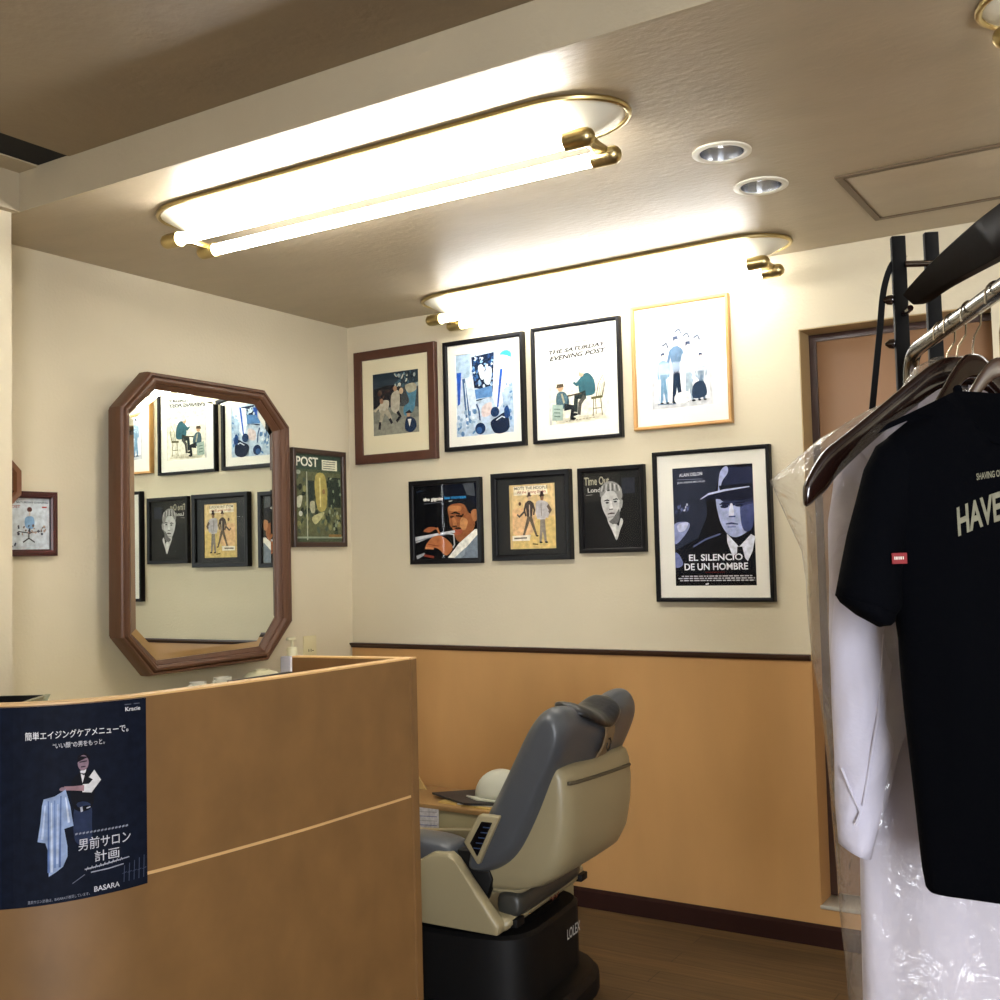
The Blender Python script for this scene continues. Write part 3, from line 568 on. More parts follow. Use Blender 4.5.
FB = FR_BLACK
picture(.046, .487, 1.776, 2.276, 'back', 'brown wood framed print with cream mount and dark night scene, leftmost of the upper row', FR_BROWN, .04, .026, MATC, (.055, .065, .055, .08), art_night, bg='#454a4c')
picture(.530, .924, 1.799, 2.262, 'back', 'thin black framed print in shades of blue with white mount, upper row', FB, .018, .026, MATW, (.038, .04, .038, .04), art_blue, bg='#b9cbdc')
picture(.962, 1.354, 1.799, 2.266, 'back', 'black framed magazine cover with two seated figures and a chair', FB, .014, .026, MATW, (.055, .06, .04, .055), art_post, bg='#c9c8c2')
picture(1.404, 1.791, 1.816, 2.289, 'back', 'light oak framed pale blue figure print, rightmost of the upper row', FR_OAK, .013, .026, MATW, (.06, .07, .06, .06), art_oak, bg='#c6c8ca')
picture(.334, .701, 1.329, 1.685, 'back', 'black framed record cover with trumpet player, leftmost of the lower row', FB, .022, .022, None, (0, 0, 0, 0), art_trumpet, bg='#0a0b0e', name='framed_record_cover')
picture(.757, 1.122, 1.336, 1.691, 'back', 'thick black framed tan print of two men in hats, lower row', FB, .024, .03, MATK, (.055, .025, .048, .02), art_dudes, bg='#dcc08a')
picture(1.155, 1.437, 1.358, 1.689, 'back', 'black framed grey portrait magazine cover with yellowish title, lower row', FB, .018, .024, None, (0, 0, 0, 0), art_portrait, bg='#1d1d1e')
picture(1.476, 1.924, 1.171, 1.728, 'back', 'largest black framed film poster of man in hat with white mount', FB, .015, .03, MATW, (.058, .048, .05, .042), art_hatman, bg='#10121c')
picture(-.379, -.040, 1.414, 1.832, 'left', 'dark walnut framed green magazine cover right of the mirror', FR_DKBR, .022, .022, None, (0, 0, 0, 0), art_workshop, bg='#4b5640')
picture(-1.70, -1.506, 1.394, 1.603, 'left', 'small maroon framed pale blue print at the far left beside the column', FR_MAROON, .022, .02, None, (0, 0, 0, 0), art_blueback, bg='#c3ccd2')

# ------------------------------------------------------------------ octagonal mirror on the left wall
t = empty('wall_mirror', (.001, -.94, 1.5), 'large octagonal mirror in moulded walnut frame on the left wall', 'mirror', math.radians(1.05))
out = [(-.29, .53), (.283, .532), (.424, .398), (.424, -.383), (.281, -.526), (-.295, -.526), (-.424, -.385), (-.420, .394)]
inn = [(-.2508, .4727), (.2474, .4722), (.3469, .3745), (.3440, -.3619), (.2535, -.4700), (-.256, -.4760), (-.3630, -.3765), (-.365, .3736)]
prof = [(0, .072), (-.01, .100), (.0, .114), (.05, .126), (.12, .130), (.22, .130), (.27, .123), (.30, .127), (.38, .134), (.52, .134), (.66, .128), (.70, .121), (.73, .122), (.86, .116), (.93, .110), (1.0, .107), (1.0, .085)]
bm = NB(); loft(bm, [[(d, o[0]+(i[0]-o[0])*tt, o[1]+(i[1]-o[1])*tt) for tt, d in prof] for o, i in zip(out, inn)], loop=True, caps=False)
obj('mirror_frame', bm, OAKM, t, ang=18)
bm = NB(); g = .1055
inb = [(a*.945, b*.955) for a, b in inn]
loft(bm, [[(g-.012, *p) for p in inn], [(g-.0015, *p) for p in inn], [(g, *p) for p in inb]], caps=True); obj('mirror_glass', bm, MIRR, t, smooth=False)
bm = NB(); prism(bm, [(p[0]*.985, p[1]*.985) for p in out], .06, .088, 'x'); obj('backing_panel', bm, mat('backing_board', '#6b5a45', .8), t, smooth=False)
for yy in (-.22, .22): bobj('wall_bracket', (0.0, yy-.02, .2), (.06, yy+.02, .32), mat('backing_board', '#6b5a45', .8), t)
bobj('wall_bracket', (0.0, -.24, -.32), (.06, .24, -.26), mat('backing_board', '#6b5a45', .8), t)

# octagonal wooden clock-like frame beside the column
t = empty('octagonal_wall_frame', (.001, -1.745, 1.629), 'small octagonal brown wooden frame above the maroon picture', 'frame')
o8 = [(.095*math.cos(PI/8+k*PI/4)/math.cos(PI/8), .095*math.sin(PI/8+k*PI/4)/math.cos(PI/8)) for k in range(8)]
bm = NB(); loft(bm, [[(d, a*s, b*s) for s, d in ((1, 0), (1, .02), (.94, .03), (.78, .028), (.72, .018), (.72, .0))] for a, b in o8], loop=True, caps=False); obj('frame', bm, mat('mid_brown_wood', '#7a4f33', .4, var=.2, scale=30), t, ang=20)
bm = NB(); prism(bm, [(a*.73, b*.73) for a, b in o8], .002, .012, 'x'); obj('panel', bm, CREAMP, t, smooth=False)

# wall outlet
t = empty('wall_outlet', (.0005, -.288, 1.0), 'ivory wall socket plate between mirror and corner', 'outlet')
bobj('cover_plate', (0, -.04, -.055), (.007, .04, .04), OUTLET, t, .003)
bm = NB()
for yy in (-.012, .002): box(bm, (.0066, yy, -.028), (.0078, yy+.003, -.016))
box(bm, (.0066, .012, -.026), (.0078, .018, -.022)); obj('socket_slots', bm, BLACKP, t, smooth=False)

# ------------------------------------------------------------------ curved reception counter
CUR = [(1.444, -1.483), (1.441, -1.601), (1.436, -1.709), (1.428, -1.907), (1.409, -2.105), (1.382, -2.300), (1.352, -2.388), (1.313, -2.452), (1.278, -2.490), (1.236, -2.522), (1.15, -2.572), (1.02, -2.62), (.85, -2.65), (.60, -2.66), (.29, -2.66)]
ZT, ZG = 1.10, .748
path = [p.to_2d() if hasattr(p, 'to_2d') else p for p in cr([(a, b, 0) for a, b in CUR], 6)]
path = [Vector((p[0], p[1])) for p in path]
seg = [0]
for i in range(1, len(path)): seg.append(seg[-1]+(path[i]-path[i-1]).length)
def at(s):
    for i in range(1, len(path)):
        if seg[i] >= s or i == len(path)-1:
            k = (s-seg[i-1])/(seg[i]-seg[i-1]); p = path[i-1].lerp(path[i], k)
            def nn(j):
                j = max(0, min(len(path)-2, j)); dd = (path[j+1]-path[j]).normalized(); return Vector((-dd.y, dd.x))
            n = nn(i-1).lerp(nn(i), max(0, min(1, k))).normalized(); return p, n
SGN = 1
p0, n0 = at(.5)
if n0.x < 0: SGN = -1
def wallp(s, z, d):
    p, n = at(s); n = n*SGN; return V(p.x+n.x*d, p.y+n.y*d, z)
TH = .034
t = empty('reception_counter', (1.444, -1.483, 0), 'curved birch laminate reception counter with pale edge in foreground', 'counter')
off = V(1.444, -1.483, 0); S = seg[-1]; NN = 70
def cur(z0, z1, d0, d1, name, m, s0=0, s1=None):
    s1 = s1 or S; bm = NB(); R = []
    for k in range(NN+1):
        s = s0+(s1-s0)*k/NN
        R.append([wallp(s, z0, d0)-off, wallp(s, z0, d1)-off, wallp(s, z1, d1)-off, wallp(s, z1, d0)-off])
    loft(bm, R); return obj(name, bm, m, t, ang=30)
cur(0, ZG-.004, -TH, 0, 'lower_panel', PLYC); cur(ZG+.003, ZT-.004, -TH, 0, 'upper_panel', PLYC)
cur(ZG-.004, ZG+.003, -TH, -.002, 'joint_strip', EDGE); cur(ZT-.004, ZT, -TH, .0005, 'top_edge', EDGE)
# return leg of the counter
ra, rb = V(1.4445, -1.482, 0), V(1.083, -1.535, 0); dd = (rb-ra).normalized(); nn = V(-dd.y, dd.x, 0)
if nn.y > 0: nn = -nn
def quad(a, b, th, z0, z1, name, m):
    bm = NB(); q = [a-off, b-off, b+nn*th-off, a+nn*th-off]; prism(bm, [(p.x, p.y) for p in q], z0, z1, 'z'); obj(name, bm, m, t, smooth=False)
quad(ra+dd*.0, rb, .03, 0, ZT-.004, 'return_panel', PLYC); quad(ra, rb, .03, ZT-.004, ZT-.0002, 'return_edge', EDGE)
# inner desk board
bm = NB(); q = [wallp(k*S/30, 0, -TH-.001)-off for k in range(2, 30)]; q2 = [(p.x, p.y) for p in q]+[(.30-off.x, -2.2-off.y), (.95-off.x, -2.1-off.y), (1.1-off.x, -1.75-off.y), (1.12-off.x, -1.59-off.y)]
prism(bm, q2, .96, .99, 'z'); obj('desk_board', bm, EDGE, t, smooth=False)

# ------------------------------------------------------------------ poster wrapped on the counter
t = empty('poster', (1.3, -2.4, .72), 'dark navy poster of barber holding white cloth on the curved counter', 'poster')
offp = V(1.3, -2.4, .72); S0, S1 = .826, 1.100; Z0p, Z1p = .728, 1.094
def pm(u, v, k): return wallp(S1+(S0-S1)*u, Z1p+(Z0p-Z1p)*v+.012*(v)*(u-.9), .002+k)-offp
A = Art(pm, .00003); A.grid('#111726', 0, 0, 1, 1, 20); A.grid('#171d30', 0, 0, .02, 1, 1)
A.text('#e2e2e6', 'Kracie', .845, .04, .955, .062, .012); A.line('#5d6270', [(.84, .026), (.95, .026)], .005)
A.text('#e6e6ea', '簡単エイジングケアメニューで。', .18, .128, .865, .17, .006); A.text('#d4d4da', '“いい顔”の男をもっと。', .36, .19, .70, .22, .004)
# the man
A.poly('#2a3450', [(.5, .52), (.6, .52), (.61, .62), (.6, .72), (.5, .7)], 1); A.poly('#14161e', [(.47, .42), (.52, .36), (.6, .35), (.63, .42), (.61, .54), (.5, .54)], 1)
A.poly('#dcdce2', [(.535, .345), (.575, .34), (.55, .41)]); A.poly('#15151a', [(.53, .355), (.56, .36), (.59, .35), (.56, .37)])
A.line('#d8d8dc', [(.61, .365), (.645, .4), (.6, .44), (.55, .435)], [.05, .055, .05, .04]); A.line('#9a7a82', [(.56, .435), (.49, .43), (.43, .425)], [.03, .022, .02]); A.ell('#8c7480', .42, .428, .02, .01)
A.ell('#86707e', .555, .305, .036, .04); A.poly('#16141c', [(.515, .3), (.52, .265), (.57, .255), (.6, .275), (.6, .3), (.58, .28)]); A.line('#2c2430', [(.53, .3), (.58, .297)], .006); A.line('#352a36', [(.54, .325), (.57, .324)], .006)
A.line('#b8bccb', [(.54, .53), (.545, .555)], .015); A.line('#b8bccb', [(.575, .54), (.6, .535)], .006)
# the cloth
A.poly('#92a6cc', [(.3, .47), (.37, .46), (.42, .44), (.44, .43), (.47, .52), (.49, .62), (.43, .63), (.45, .72), (.45, .77), (.42, .82), (.38, .84), (.33, .86), (.33, .74), (.31, .69), (.26, .68), (.28, .58), (.29, .5)])
for a, b, c in (((.33, .48), (.33, .84), '#5c74a8'), ((.37, .48), (.37, .82), '#6f86b6'), ((.41, .46), (.4, .82), '#5a70a0'), ((.31, .5), (.29, .67), '#b9c8e2'), ((.35, .49), (.35, .84), '#c3d0e6'), ((.44, .47), (.46, .6), '#c8d4e8'), ((.39, .5), (.385, .8), '#b3c2de')): A.line(c, [a, b], [.008, .014])
[A.line('#8a8fa0', [(.5+.024*k, .666), (.516+.024*k, .662)], .009) for k in range(15)]; A.text('#c9cad4', '男前サロン', .52, .69, .87, .752, .004); A.text('#c9cad4', '計画', .625, .765, .79, .822, .004)
A.line('#9a9eb0', [(.56, .85), (.66, .845), (.86, .83)], .006); A.line('#9a9eb0', [(.6, .87), (.72, .868), (.82, .86)], .006)
for k in range(9): A.line('#b4b6c2', [(.57+k*.028, .856-k*.002), (.58+k*.028, .84-k*.002), (.588+k*.028, .853-k*.002)], .004)
A.line('#70758a', [(.48, .91), (.56, .875)], .004)
for k in range(5): A.line('#3f475e', [(.82+.035*k, .955), (.825+.035*k, .87-.008*k)], .006); A.line('#3f475e', [(.81+.035*k, .91), (.84+.035*k, .905)], .004)
A.text('#cfd0da', 'BASARA', .62, .945, .79, .972, .01); A.text('#8d91a2', '男前サロン計画は、BASARAが推奨しています。', .2, .965, .59, .982)
A.done(t, 'poster_sheet')
# thin paper body
bm = NB(); loft(bm, [[pm(u, 0, 0), pm(u, 1, 0), pm(u, 1, -.0012), pm(u, 0, -.0012)] for u in [k/20 for k in range(21)]]); obj('paper_back', bm, PAPER, t, smooth=False)

# ------------------------------------------------------------------ vanity shelf under the mirror and its things
t = empty('vanity_cabinet', (0, -1.1, 0), 'white vanity counter under the mirror behind the reception counter', 'cabinet')
bobj('countertop', (.002, -.60, .845), (.42, .60, .875), CREAMP, t, .004); bobj('cabinet_body', (.002, -.58, .07), (.38, .58, .845), WHITEP, t); 
for k in range(2):
    bobj('door', (.38, -.57+k*.575, .1), (.398, -.005+k*.575, .83), WHITEP, t, .003)
VZ = .875
t = empty('pump_bottle', (.12, -.520, VZ), 'white square pump bottle standing beside the return panel', 'bottle')
bobj('bottle_body', (-.028, -.042, 0), (.028, .040, .105), BOTTLE, t, .006)
bm = NB(); lathe(bm, [(.021, .1055), (.021, .135), (.018, .139), (.006, .14)], 20); obj('pump_collar', bm, CREAMP, t)
bm = NB(); tube(bm, [(0, 0, .14), (0, 0, .166)], .006, 10); box(bm, (-.008, -.028, .166), (.008, .016, .179), .004); obj('pump_head', bm, CREAMP, t)
t = empty('cream_bowl', (.13, -.70, VZ), 'cream rounded bowl upside down on the vanity by the pump bottle', 'bowl')
bm = NB(); lathe(bm, [(.001, .066), (.03, .065), (.055, .058), (.072, .045), (.08, .02), (.082, 0), (.076, 0), (.06, .04), (.001, .055)], 32); obj('bowl_shell', bm, CREAMP, t)
bm = NB(); lathe(bm, [(.03, .0645), (.03, .069), (.024, .069), (.024, .0648)], 24); obj('foot_ring', bm, CREAMP, t)
for i, (y, s) in enumerate(((-.895, 1), (-1.015, .93))):
    t = empty('cup', (.12, y, VZ), ['small white cup on the vanity nearer the cream bowl', 'small white cup on the vanity farther from the cream bowl'][i], 'cup', 0, 'white cups on the vanity')
    bm = NB(); lathe(bm, [(.022*s, 0), (.03*s, .02), (.033*s, .06*s), (.03*s, .06*s), (.027*s, .02), (.001, .01)], 24); obj('cup_body', bm, WHITEP, t)
    bm = NB(); tube(bm, cr([(0, -.03*s, .05*s), (0, -.047*s, .045*s), (0, -.045*s, .02*s), (0, -.028*s, .018*s)], 5), .004, 8); obj('handle', bm, WHITEP, t)
t = empty('hair_brush_tray', (.30, -.80, VZ), 'low dark grey tray on the vanity under the mirror', 'tray')
bm = NB(); box(bm, (-.06, -.19, 0), (.06, .13, .008), .003); 
for a, b in (((-.06, -.19), (-.053, .13)), ((.053, -.19), (.06, .13)), ((-.053, -.19), (.053, -.183)), ((-.053, .123), (.053, .13))): box(bm, (a[0], a[1], .008), (b[0], b[1], .062), .001, 1)
obj('tray_body', bm, mat('tray_grey', '#4a4a48', .5), t)

# dark tray with clear teal rim on the desk, far left
t = empty('document_tray', (.97, -2.435, .99), 'dark document tray with clear teal rim at far left of the counter', 'tray', math.radians(33))
bm = NB(); box(bm, (-.2, -.10, 0), (.10, .10, .006)); obj('tray_base', bm, BLACKP, t, smooth=False)
bm = NB(); prism(bm, [(-.2, .0062), (.085, .0062), (.13, .090), (-.2, .090)], -.10, -.092, 'y'); prism(bm, [(-.2, .0062), (.085, .0062), (.13, .090), (-.2, .090)], .092, .10, 'y'); obj('tray_wall', bm, BLACKP, t, smooth=False)
bm = NB(); prism(bm, [(.088, .0062), (.100, .0062), (.143, .091), (.132, .091)], -.10, .10, 'y'); obj('clear_lip', bm, TEALP, t, smooth=False)
# ------------------------------------------------------------------ low cabinet by the wall with papers
BZ = .40
t = empty('low_cabinet', (.25, -.165, 0), 'low beige cabinet with wooden top against the panelled wall', 'cabinet')
bobj('cabinet_body', (0, -.135, 0), (.85, .135, BZ-.02), mat('cabinet_beige', '#a59a74', .5), t, .004); bobj('wood_top', (-.01, -.145, BZ-.02), (.86, .14, BZ), mat('cabinet_wood_top', '#a88352', .5, var=.15, scale=12), t, .003)
t = empty('notice_sheet', (.62, -.312, .25), 'white sheet with blue and red lines taped on the cabinet front', 'paper')
A = Art(lambda u, v, k: V(-.1+.15*u, -.0005-k, .135-.14*v)); A.rect('#dad8da', 0, 0, 1, 1)
for k in range(6): A.line('#8088b0' if k % 2 else '#b4b0b4', [(.35, .12+.12*k), (.95, .08+.12*k)], .02)
A.line('#b04040', [(.4, .9), (.95, .7)], .02); A.done(t, 'sheet'); bobj('sheet_back', (-.1, -.0004, -.005), (.05, 0, .135), PAPER, t, smooth=False)
def slab(name, label, cat, loc, pts, h, m, rz=0, grp=None):
    bm = NB(); prism(bm, pts, 0, h, 'z'); o = obj(name, bm, m, None, smooth=False); o.location = loc; o.rotation_euler[2] = rz; return tag(o, label, cat, grp)
slab('manila_envelope', 'yellow manila envelope under the dark folder on the cabinet', 'envelope', (.76, -.20, BZ+.0005), [(-.11, -.085), (.20, -.085), (.20, .09), (-.11, .09)], .006, MANILA, -.1)
slab('paper_sheet', 'folded white paper between envelope and folder', 'paper', (.80, -.20, BZ+.0072), [(-.07, -.08), (.14, -.08), (.14, .07), (-.07, .07)], .003, PAPER, .12)
slab('folder', 'charcoal folder lying on the papers on the cabinet', 'folder', (.76, -.17, BZ+.0108), [(-.20, -.03), (.02, -.13), (.24, -.06), (.1, .12), (-.04, .12)], .008, FOLDER, 0)
t = empty('plastic_hood', (.86, -.15, BZ+.0195), 'white rounded plastic hood lying on the dark folder', 'hood')
bm = NB()
R = []
for i in range(9):
    a = PI*i/16; rr = .105*math.cos(a); R.append([(rr*math.cos(2*PI*k/28)*1.1, rr*math.sin(2*PI*k/28)*.8, .105*math.sin(a)+.002) for k in range(28)])
loft(bm, R, caps=False); o = obj('hood_shell', bm, mat('white_cap_plastic', '#c9cabb', .4), t); sm = o.modifiers.new('s', 'SOLIDIFY'); sm.thickness = .003
bm = NB(); prism(bm, [(-.13, -.06), (-.06, -.10), (.06, -.105), (.12, -.07), (.05, -.07), (-.05, -.065)], 0, .006, 'z', .002); obj('brim', bm, mat('white_cap_plastic', '#c9cabb', .4), t)
bm = NB(); prism(bm, [(-.1, 0), (.06, 0), (-.01, .09)], -.004, .004, 'y'); o = obj('cardboard_flap', bm, CARD, None, smooth=False); o.location = (.40, -.10, BZ+.001); tag(o, 'triangular cardboard flap standing at back of the cabinet', 'cardboard')

# ------------------------------------------------------------------ barber chair
ch = empty('barber_chair', (1.2, -.9, 0), 'grey vinyl barber chair with beige shell seen from behind', 'barber chair', math.radians(5))
def sq(n, p):  # superellipse unit ring
    o = []
    for k in range(n):
        a = 2*PI*k/n; c, s = math.cos(a), math.sin(a); o.append((math.copysign(abs(c)**p, c), math.copysign(abs(s)**p, s)))
    return o
def interp(tab, x):
    for i in range(1, len(tab)):
        if x <= tab[i][0]:
            a, b = tab[i-1], tab[i]; k = (x-a[0])/(b[0]-a[0]); return a[1]+(b[1]-a[1])*k
    return tab[-1][1]
# back cushion: side outline (x,z) from the front line and the rear line, lofted across y
front = [(.47, .135), (.551, .160), (.65, .221), (.772, .291), (.861, .337), (.905, .372), (.93, .40)]
rear = [(.47, .24), (.523, .316), (.585, .352), (.664, .392), (.763, .432), (.83, .470), (.88, .480), (.93, .45)]
def topz(y):
    return .935-.050*math.exp(-((y+.0)/.12)**2)-.014*(y+.3)
bm = NB(); R = []
YS = [-.305, -.298, -.28, -.25, -.2, -.14, -.07, 0, .06, .12, .18, .23, .27, .295, .31, .317]
for y in YS:
    e = max(0, (abs(y)-(.235 if y < 0 else .247))/.07); k = math.sqrt(max(.0, 1-min(e, .985)**2)); kk = .35+.65*k
    zt = topz(y)-.05*(1-k); zb = .455+.03*(1-k); ring = []
    zs = [zb+(zt-zb)*q for q in (0, .06, .15, .3, .45, .6, .75, .87, .94, .985)]
    def fx(z, tab): return interp(tab, z*(.93-.455)/(zt-zb)+(.93-zt*(.93-.455)/(zt-zb)))
    for i, z in enumerate(zs):
        zz = .47+(z-zb)/(zt-zb)*.46; a, b = interp(front, zz), interp(rear, zz); c = (a+b)/2; ring.append((c-(b-a)/2*kk*(.7 if i == 0 else .92 if i == 9 else 1), y, z))
    ring.append(((interp(front, .93)+interp(rear, .93))/2, y, zt+.004))
    for i, z in reversed(list(enumerate(zs))):
        zz = .47+(z-zb)/(zt-zb)*.46; a, b = interp(front, zz), interp(rear, zz); c = (a+b)/2; ring.append((c+(b-a)/2*kk*(.6 if i == 0 else .92 if i == 9 else 1), y, z))
    R.append(ring)
loft(bm, R); obj('backrest', bm, GREYV, ch, sub=2, ang=180)
# beige shell on the back
bm = NB(); R = []
for z, xr, kk in ((.405, .27, .86), (.412, .31, .93), (.43, .375, .975), (.465, .425, 1), (.52, .455, 1), (.6, .468, 1), (.68, .470, 1), (.735, .464, 1), (.758, .455, .995), (.768, .44, .98)):
    x0 = max(.16, interp(rear, z)-.12); R.append([((x0+xr)/2+(xr-x0)/2*a, .002+.268*kk*b, z-.07*(b+1)/2*(.35 if z > .6 else .2)) for a, b in sq(40, .32)])
loft(bm, R); obj('back_shell', bm, BEIGE, ch, ang=50)
sl = NB(); pts = [(.460, -.252, .724), (.4670, -.232, .722), (.4685, -.1, .712), (.4685, .05, .702), (.4685, .16, .696), (.4665, .215, .693)]
tube(sl, cr(pts, 5), .0055, 8); obj('shell_slot', sl, mat('slot_brown', '#4c4432', .6), ch)
# beige wedge and roll cushion below
bm = NB(); prism(bm, [(.14, .45), (.27, .45), (.325, .42), (.31, .405), (.26, .385), (.16, .40)], -.235, .22, 'y', .015, 3); obj('lower_shell', bm, BEIGE, ch)
bm = NB(); R = []
for y, k in ((-.25, .55), (-.243, .85), (-.22, 1), (0, 1), (.17, 1), (.193, .85), (.2, .55)):
    R.append([(.262+.045*k*a, y, .368+.040*k*b) for a, b in sq(16, .7)])
loft(bm, R); obj('roll_cushion', bm, GREYV2, ch, sub=1, ang=180)
# tub body
bm = NB(); prism(bm, [(-.5, .38), (-.5, .36), (-.3, .31), (.24, .295), (.275, .305), (.292, .34), (.20, .35), (.05, .36)], -.285, .275, 'y', .022, 3); obj('seat_tub', bm, BEIGE, ch)
for s, y0, y1 in ((-1, -.315, -.272), (1, .262, .30)):
    bm = NB(); prism(bm, [(.06, .515), (.11, .515), (.128, .495), (.268, .33), (.262, .30), (-.32, .315), (-.5, .36), (-.5, .40), (-.05, .42), (.0, .48)], y0, y1, 'y', .01, 2); obj('side_panel', bm, BEIGE, ch)
bm = NB()
prism(bm, [(.11, .515), (.20, .515), (.225, .44), (.20, .375), (.165, .395)], -.27, -.235, 'y', .006); obj('hinge', bm, BLACKP, ch)
for y0 in (-.262, .205):
    bm = NB(); box(bm, (.27, y0, .312), (.2965, y0+.05, .334), .002); obj('vent_slot', bm, BLACKP, ch)
bm = NB(); R = []
for y, k in ((-.316, .5), (-.306, .85), (-.285, 1), (-.245, 1), (-.215, 1), (-.197, .85), (-.19, .5)):
    R.append([(-.18+.29*(.95+.05*k)*a, y+.012, .497+.05*k*b) for a, b in sq(28, .45)])
loft(bm, R); obj('armrest', bm, GREYV, ch, sub=1, ang=180)
bm = NB(); R = []
for y, k in ((-.188, .6), (-.175, .9), (-.1, 1), (.1, 1), (.24, .9), (.255, .6)):
    R.append([(-.20+.33*a, y, .365+.035*k*b) for a, b in sq(28, .45)])
loft(bm, R); obj('seat', bm, GREYV, ch, sub=1, ang=180)
bm = NB()
prism(bm, [(.163, .552), (.214, .634), (.280, .634), (.208, .492)], -.322, -.296, 'y', .006, 3); cp = obj('control_panel', bm, BEIGE, ch)
bm = NB(); prism(bm, [(.186, .553), (.224, .616), (.258, .616), (.208, .518)], -.325, -.3205, 'y', .0015); obj('screen', bm, mat('glossy_black', '#05070c', .15), cp)
bm = NB()
for k in range(5):
    z = .54+.015*k; x = .198+k*.008; box(bm, (x, -.3262, z), (x+.022, -.3253, z+.003))
obj('display_marks', bm, mat('dim_blue_marks', '#2a3c58', .4), cp, smooth=False)
# headrest cloth folded over the dip and its leather tab
bm = NB(); R = []
for i, y in enumerate((-.17, -.155, -.12, -.07, -.02, .03, .08, .12, .135)):
    k = .4 if i in (0, 8) else .75 if i in (1, 7) else 1; z = topz(y)-.004
    R.append([(.43+.068*k*a+.004*math.sin(i*2+b*3), y+.004*math.sin(a*5), z+.019*k*b-.016*a*k-.012*a*a+.002*math.sin(a*7+i)) for a, b in sq(18, .75)])
loft(bm, R); hd = obj('headrest_cover', bm, TOWELK, ch, sub=1, ang=180)
bm = NB(); R = []
for q in range(9):
    z = .885-.125*q/8; x = interp(rear, .47+(z-.455)/.425*.46)+.007; y0_ = -.005-.045*q/8; R.append([(x, y0_, z), (x, y0_+.065, z), (x+.006, y0_+.065, z), (x+.006, y0_, z)])
loft(bm, R); tb = obj('leather_tab', bm, mat('tan_leather', '#7a6446', .6, var=.2, scale=30), ch, smooth=False); tb['label'] = 'worn tan leather strap with drawn mark'
bm = NB(); x = .487
tube(bm, [(a_, b_-.095, c_) for a_, b_, c_ in [(.4885, .075, .80), (.487, .072, .785), (.4855, .082, .775), (.487, .095, .782), (.490, .1, .80), (.492, .09, .812), (.492, .08, .81)]], .002, 6); obj('tab_mark', bm, BLACKP, tb)
# maker's marks and base
def plate_text(s, loc, rot, w, h, m, parent, name, ext=.0006):
    vs, fs = text_mesh(s, .01); bm = NB(); q = [bm.verts.new((a*w, b*h, 0)) for a, b in vs]
    for f in fs:
        try: bm.faces.new([q[i] for i in f])
        except ValueError: pass
    o = obj(name, bm, m, parent, smooth=False, recalc=False); o.location = loc; o.rotation_euler = rot; return o
plate_text('LOLEX', (.3065, .06, .178), (PI/2, 0, PI/2), .10, .032, mat('silver_print', '#b8b8b4', .4), ch, 'base_lettering')
bm = NB(); tube(bm, [(.2932, -.03+.009*k, .325+.006*math.sin(k*2.1)) for k in range(8)], .0016, 6); obj('maker_mark', bm, mat('red_print', '#6b3a28', .5), ch)
bm = NB()
def rr_ring(x0, x1, y, z, p=.4, n=32): return [((x0+x1)/2+(x1-x0)/2*a, y*b, z) for a, b in sq(n, p)]
loft(bm, [rr_ring(-.38, .305, .255, .07), rr_ring(-.38, .305, .255, .262), rr_ring(-.37, .295, .245, .272)]); obj('base_cabinet', bm, BLACKP, ch, ang=35)
bm = NB(); loft(bm, [rr_ring(-.3, .26, .2, .272, .5), rr_ring(-.3, .27, .21, .297, .5)]); obj('lift_collar', bm, BLACKM, ch, ang=35)
bm = NB(); loft(bm, [rr_ring(-.42, .375, .33, 0, .6), rr_ring(-.42, .375, .33, .05, .6), rr_ring(-.405, .36, .315, .068, .6), rr_ring(-.39, .345, .27, .071, .6)]); obj('base_plate', bm, BLACKP, ch, ang=35)

# ------------------------------------------------------------------ clothes rack
RA = V(2.7514, -1.6884, 1.7177); rd = V(.4238, -.9058, 0); rh = V(.9058, .4238, 0)
ANG = math.atan2(rh.y, rh.x)      # local x = rh (picture right), local y = -rd (away), z up
def RL(s, t, z):  # rack local: s along hanger axis, t along the rail towards the viewer
    return V(s, -t, z)
rk = empty('clothes_rack', (RA.x, RA.y, 0), 'clothes rack with black posts, chrome rail and dark lacquered crest', 'clothes rack', ANG)
LEN = 1.15
bm = NB(); tube(bm, cr([RL(0, -.045, 1.60), RL(0, -.043, 1.655), RL(0, -.03, 1.695), RL(0, .0, 1.7145), RL(0, .06, 1.7177)], 6)+[RL(0, .3, 1.7177), RL(0, LEN-.05, 1.7177), RL(0, LEN, 1.7177)], .0135, 18); obj('rail', bm, CHROME, rk)
for (s, t0, zt) in ((-.003, -.078, 1.952), (.060, -.085, 1.958), (-.03, LEN+.012, 1.9), (.03, LEN+.012, 1.9)):
    bm = NB(); box(bm, (s-.013, -t0-.008, .03), (s+.013, -t0+.008, zt), .0015); obj('post', bm, BLACKM, rk)
bm = NB(); R = []
for k in range(29):
    t0 = .0+(LEN+.02)*k/28; q = (t0+.02)/(LEN+.04); zc = 1.812-.022*max(0, (t0-.15)/.35)**1.3*.8; hh = .012+.019*min(1, t0/.46+.05)**.8 if t0 > 0 else .010; so = .0
    if q < .05: zc += 0
    R.append([RL(so+a_, t0, zc+b_*hh) for a_, b_ in ((.002, -1), (.018, -1), (.020, -.8), (.010, .8), (.008, 1), (-.014, 1), (-.017, .85), (-.001, -.85))])
loft(bm, R); obj('crest_board', bm, mat('crest_lacquer', '#120906', .42, spec=.12, var=.2, scale=10, ior=1.12), rk, ang=50)
bm = NB(); tube(bm, [RL(.005, -.066, 1.895), RL(.075, -.072, 1.895)], .006, 10); obj('cross_dowel', bm, LACQ, rk); bm = NB(); tube(bm, [RL(.0, -.069, 1.80), RL(.0, -.018, 1.80)], .006, 8); obj('bracket', bm, LACQ, rk)
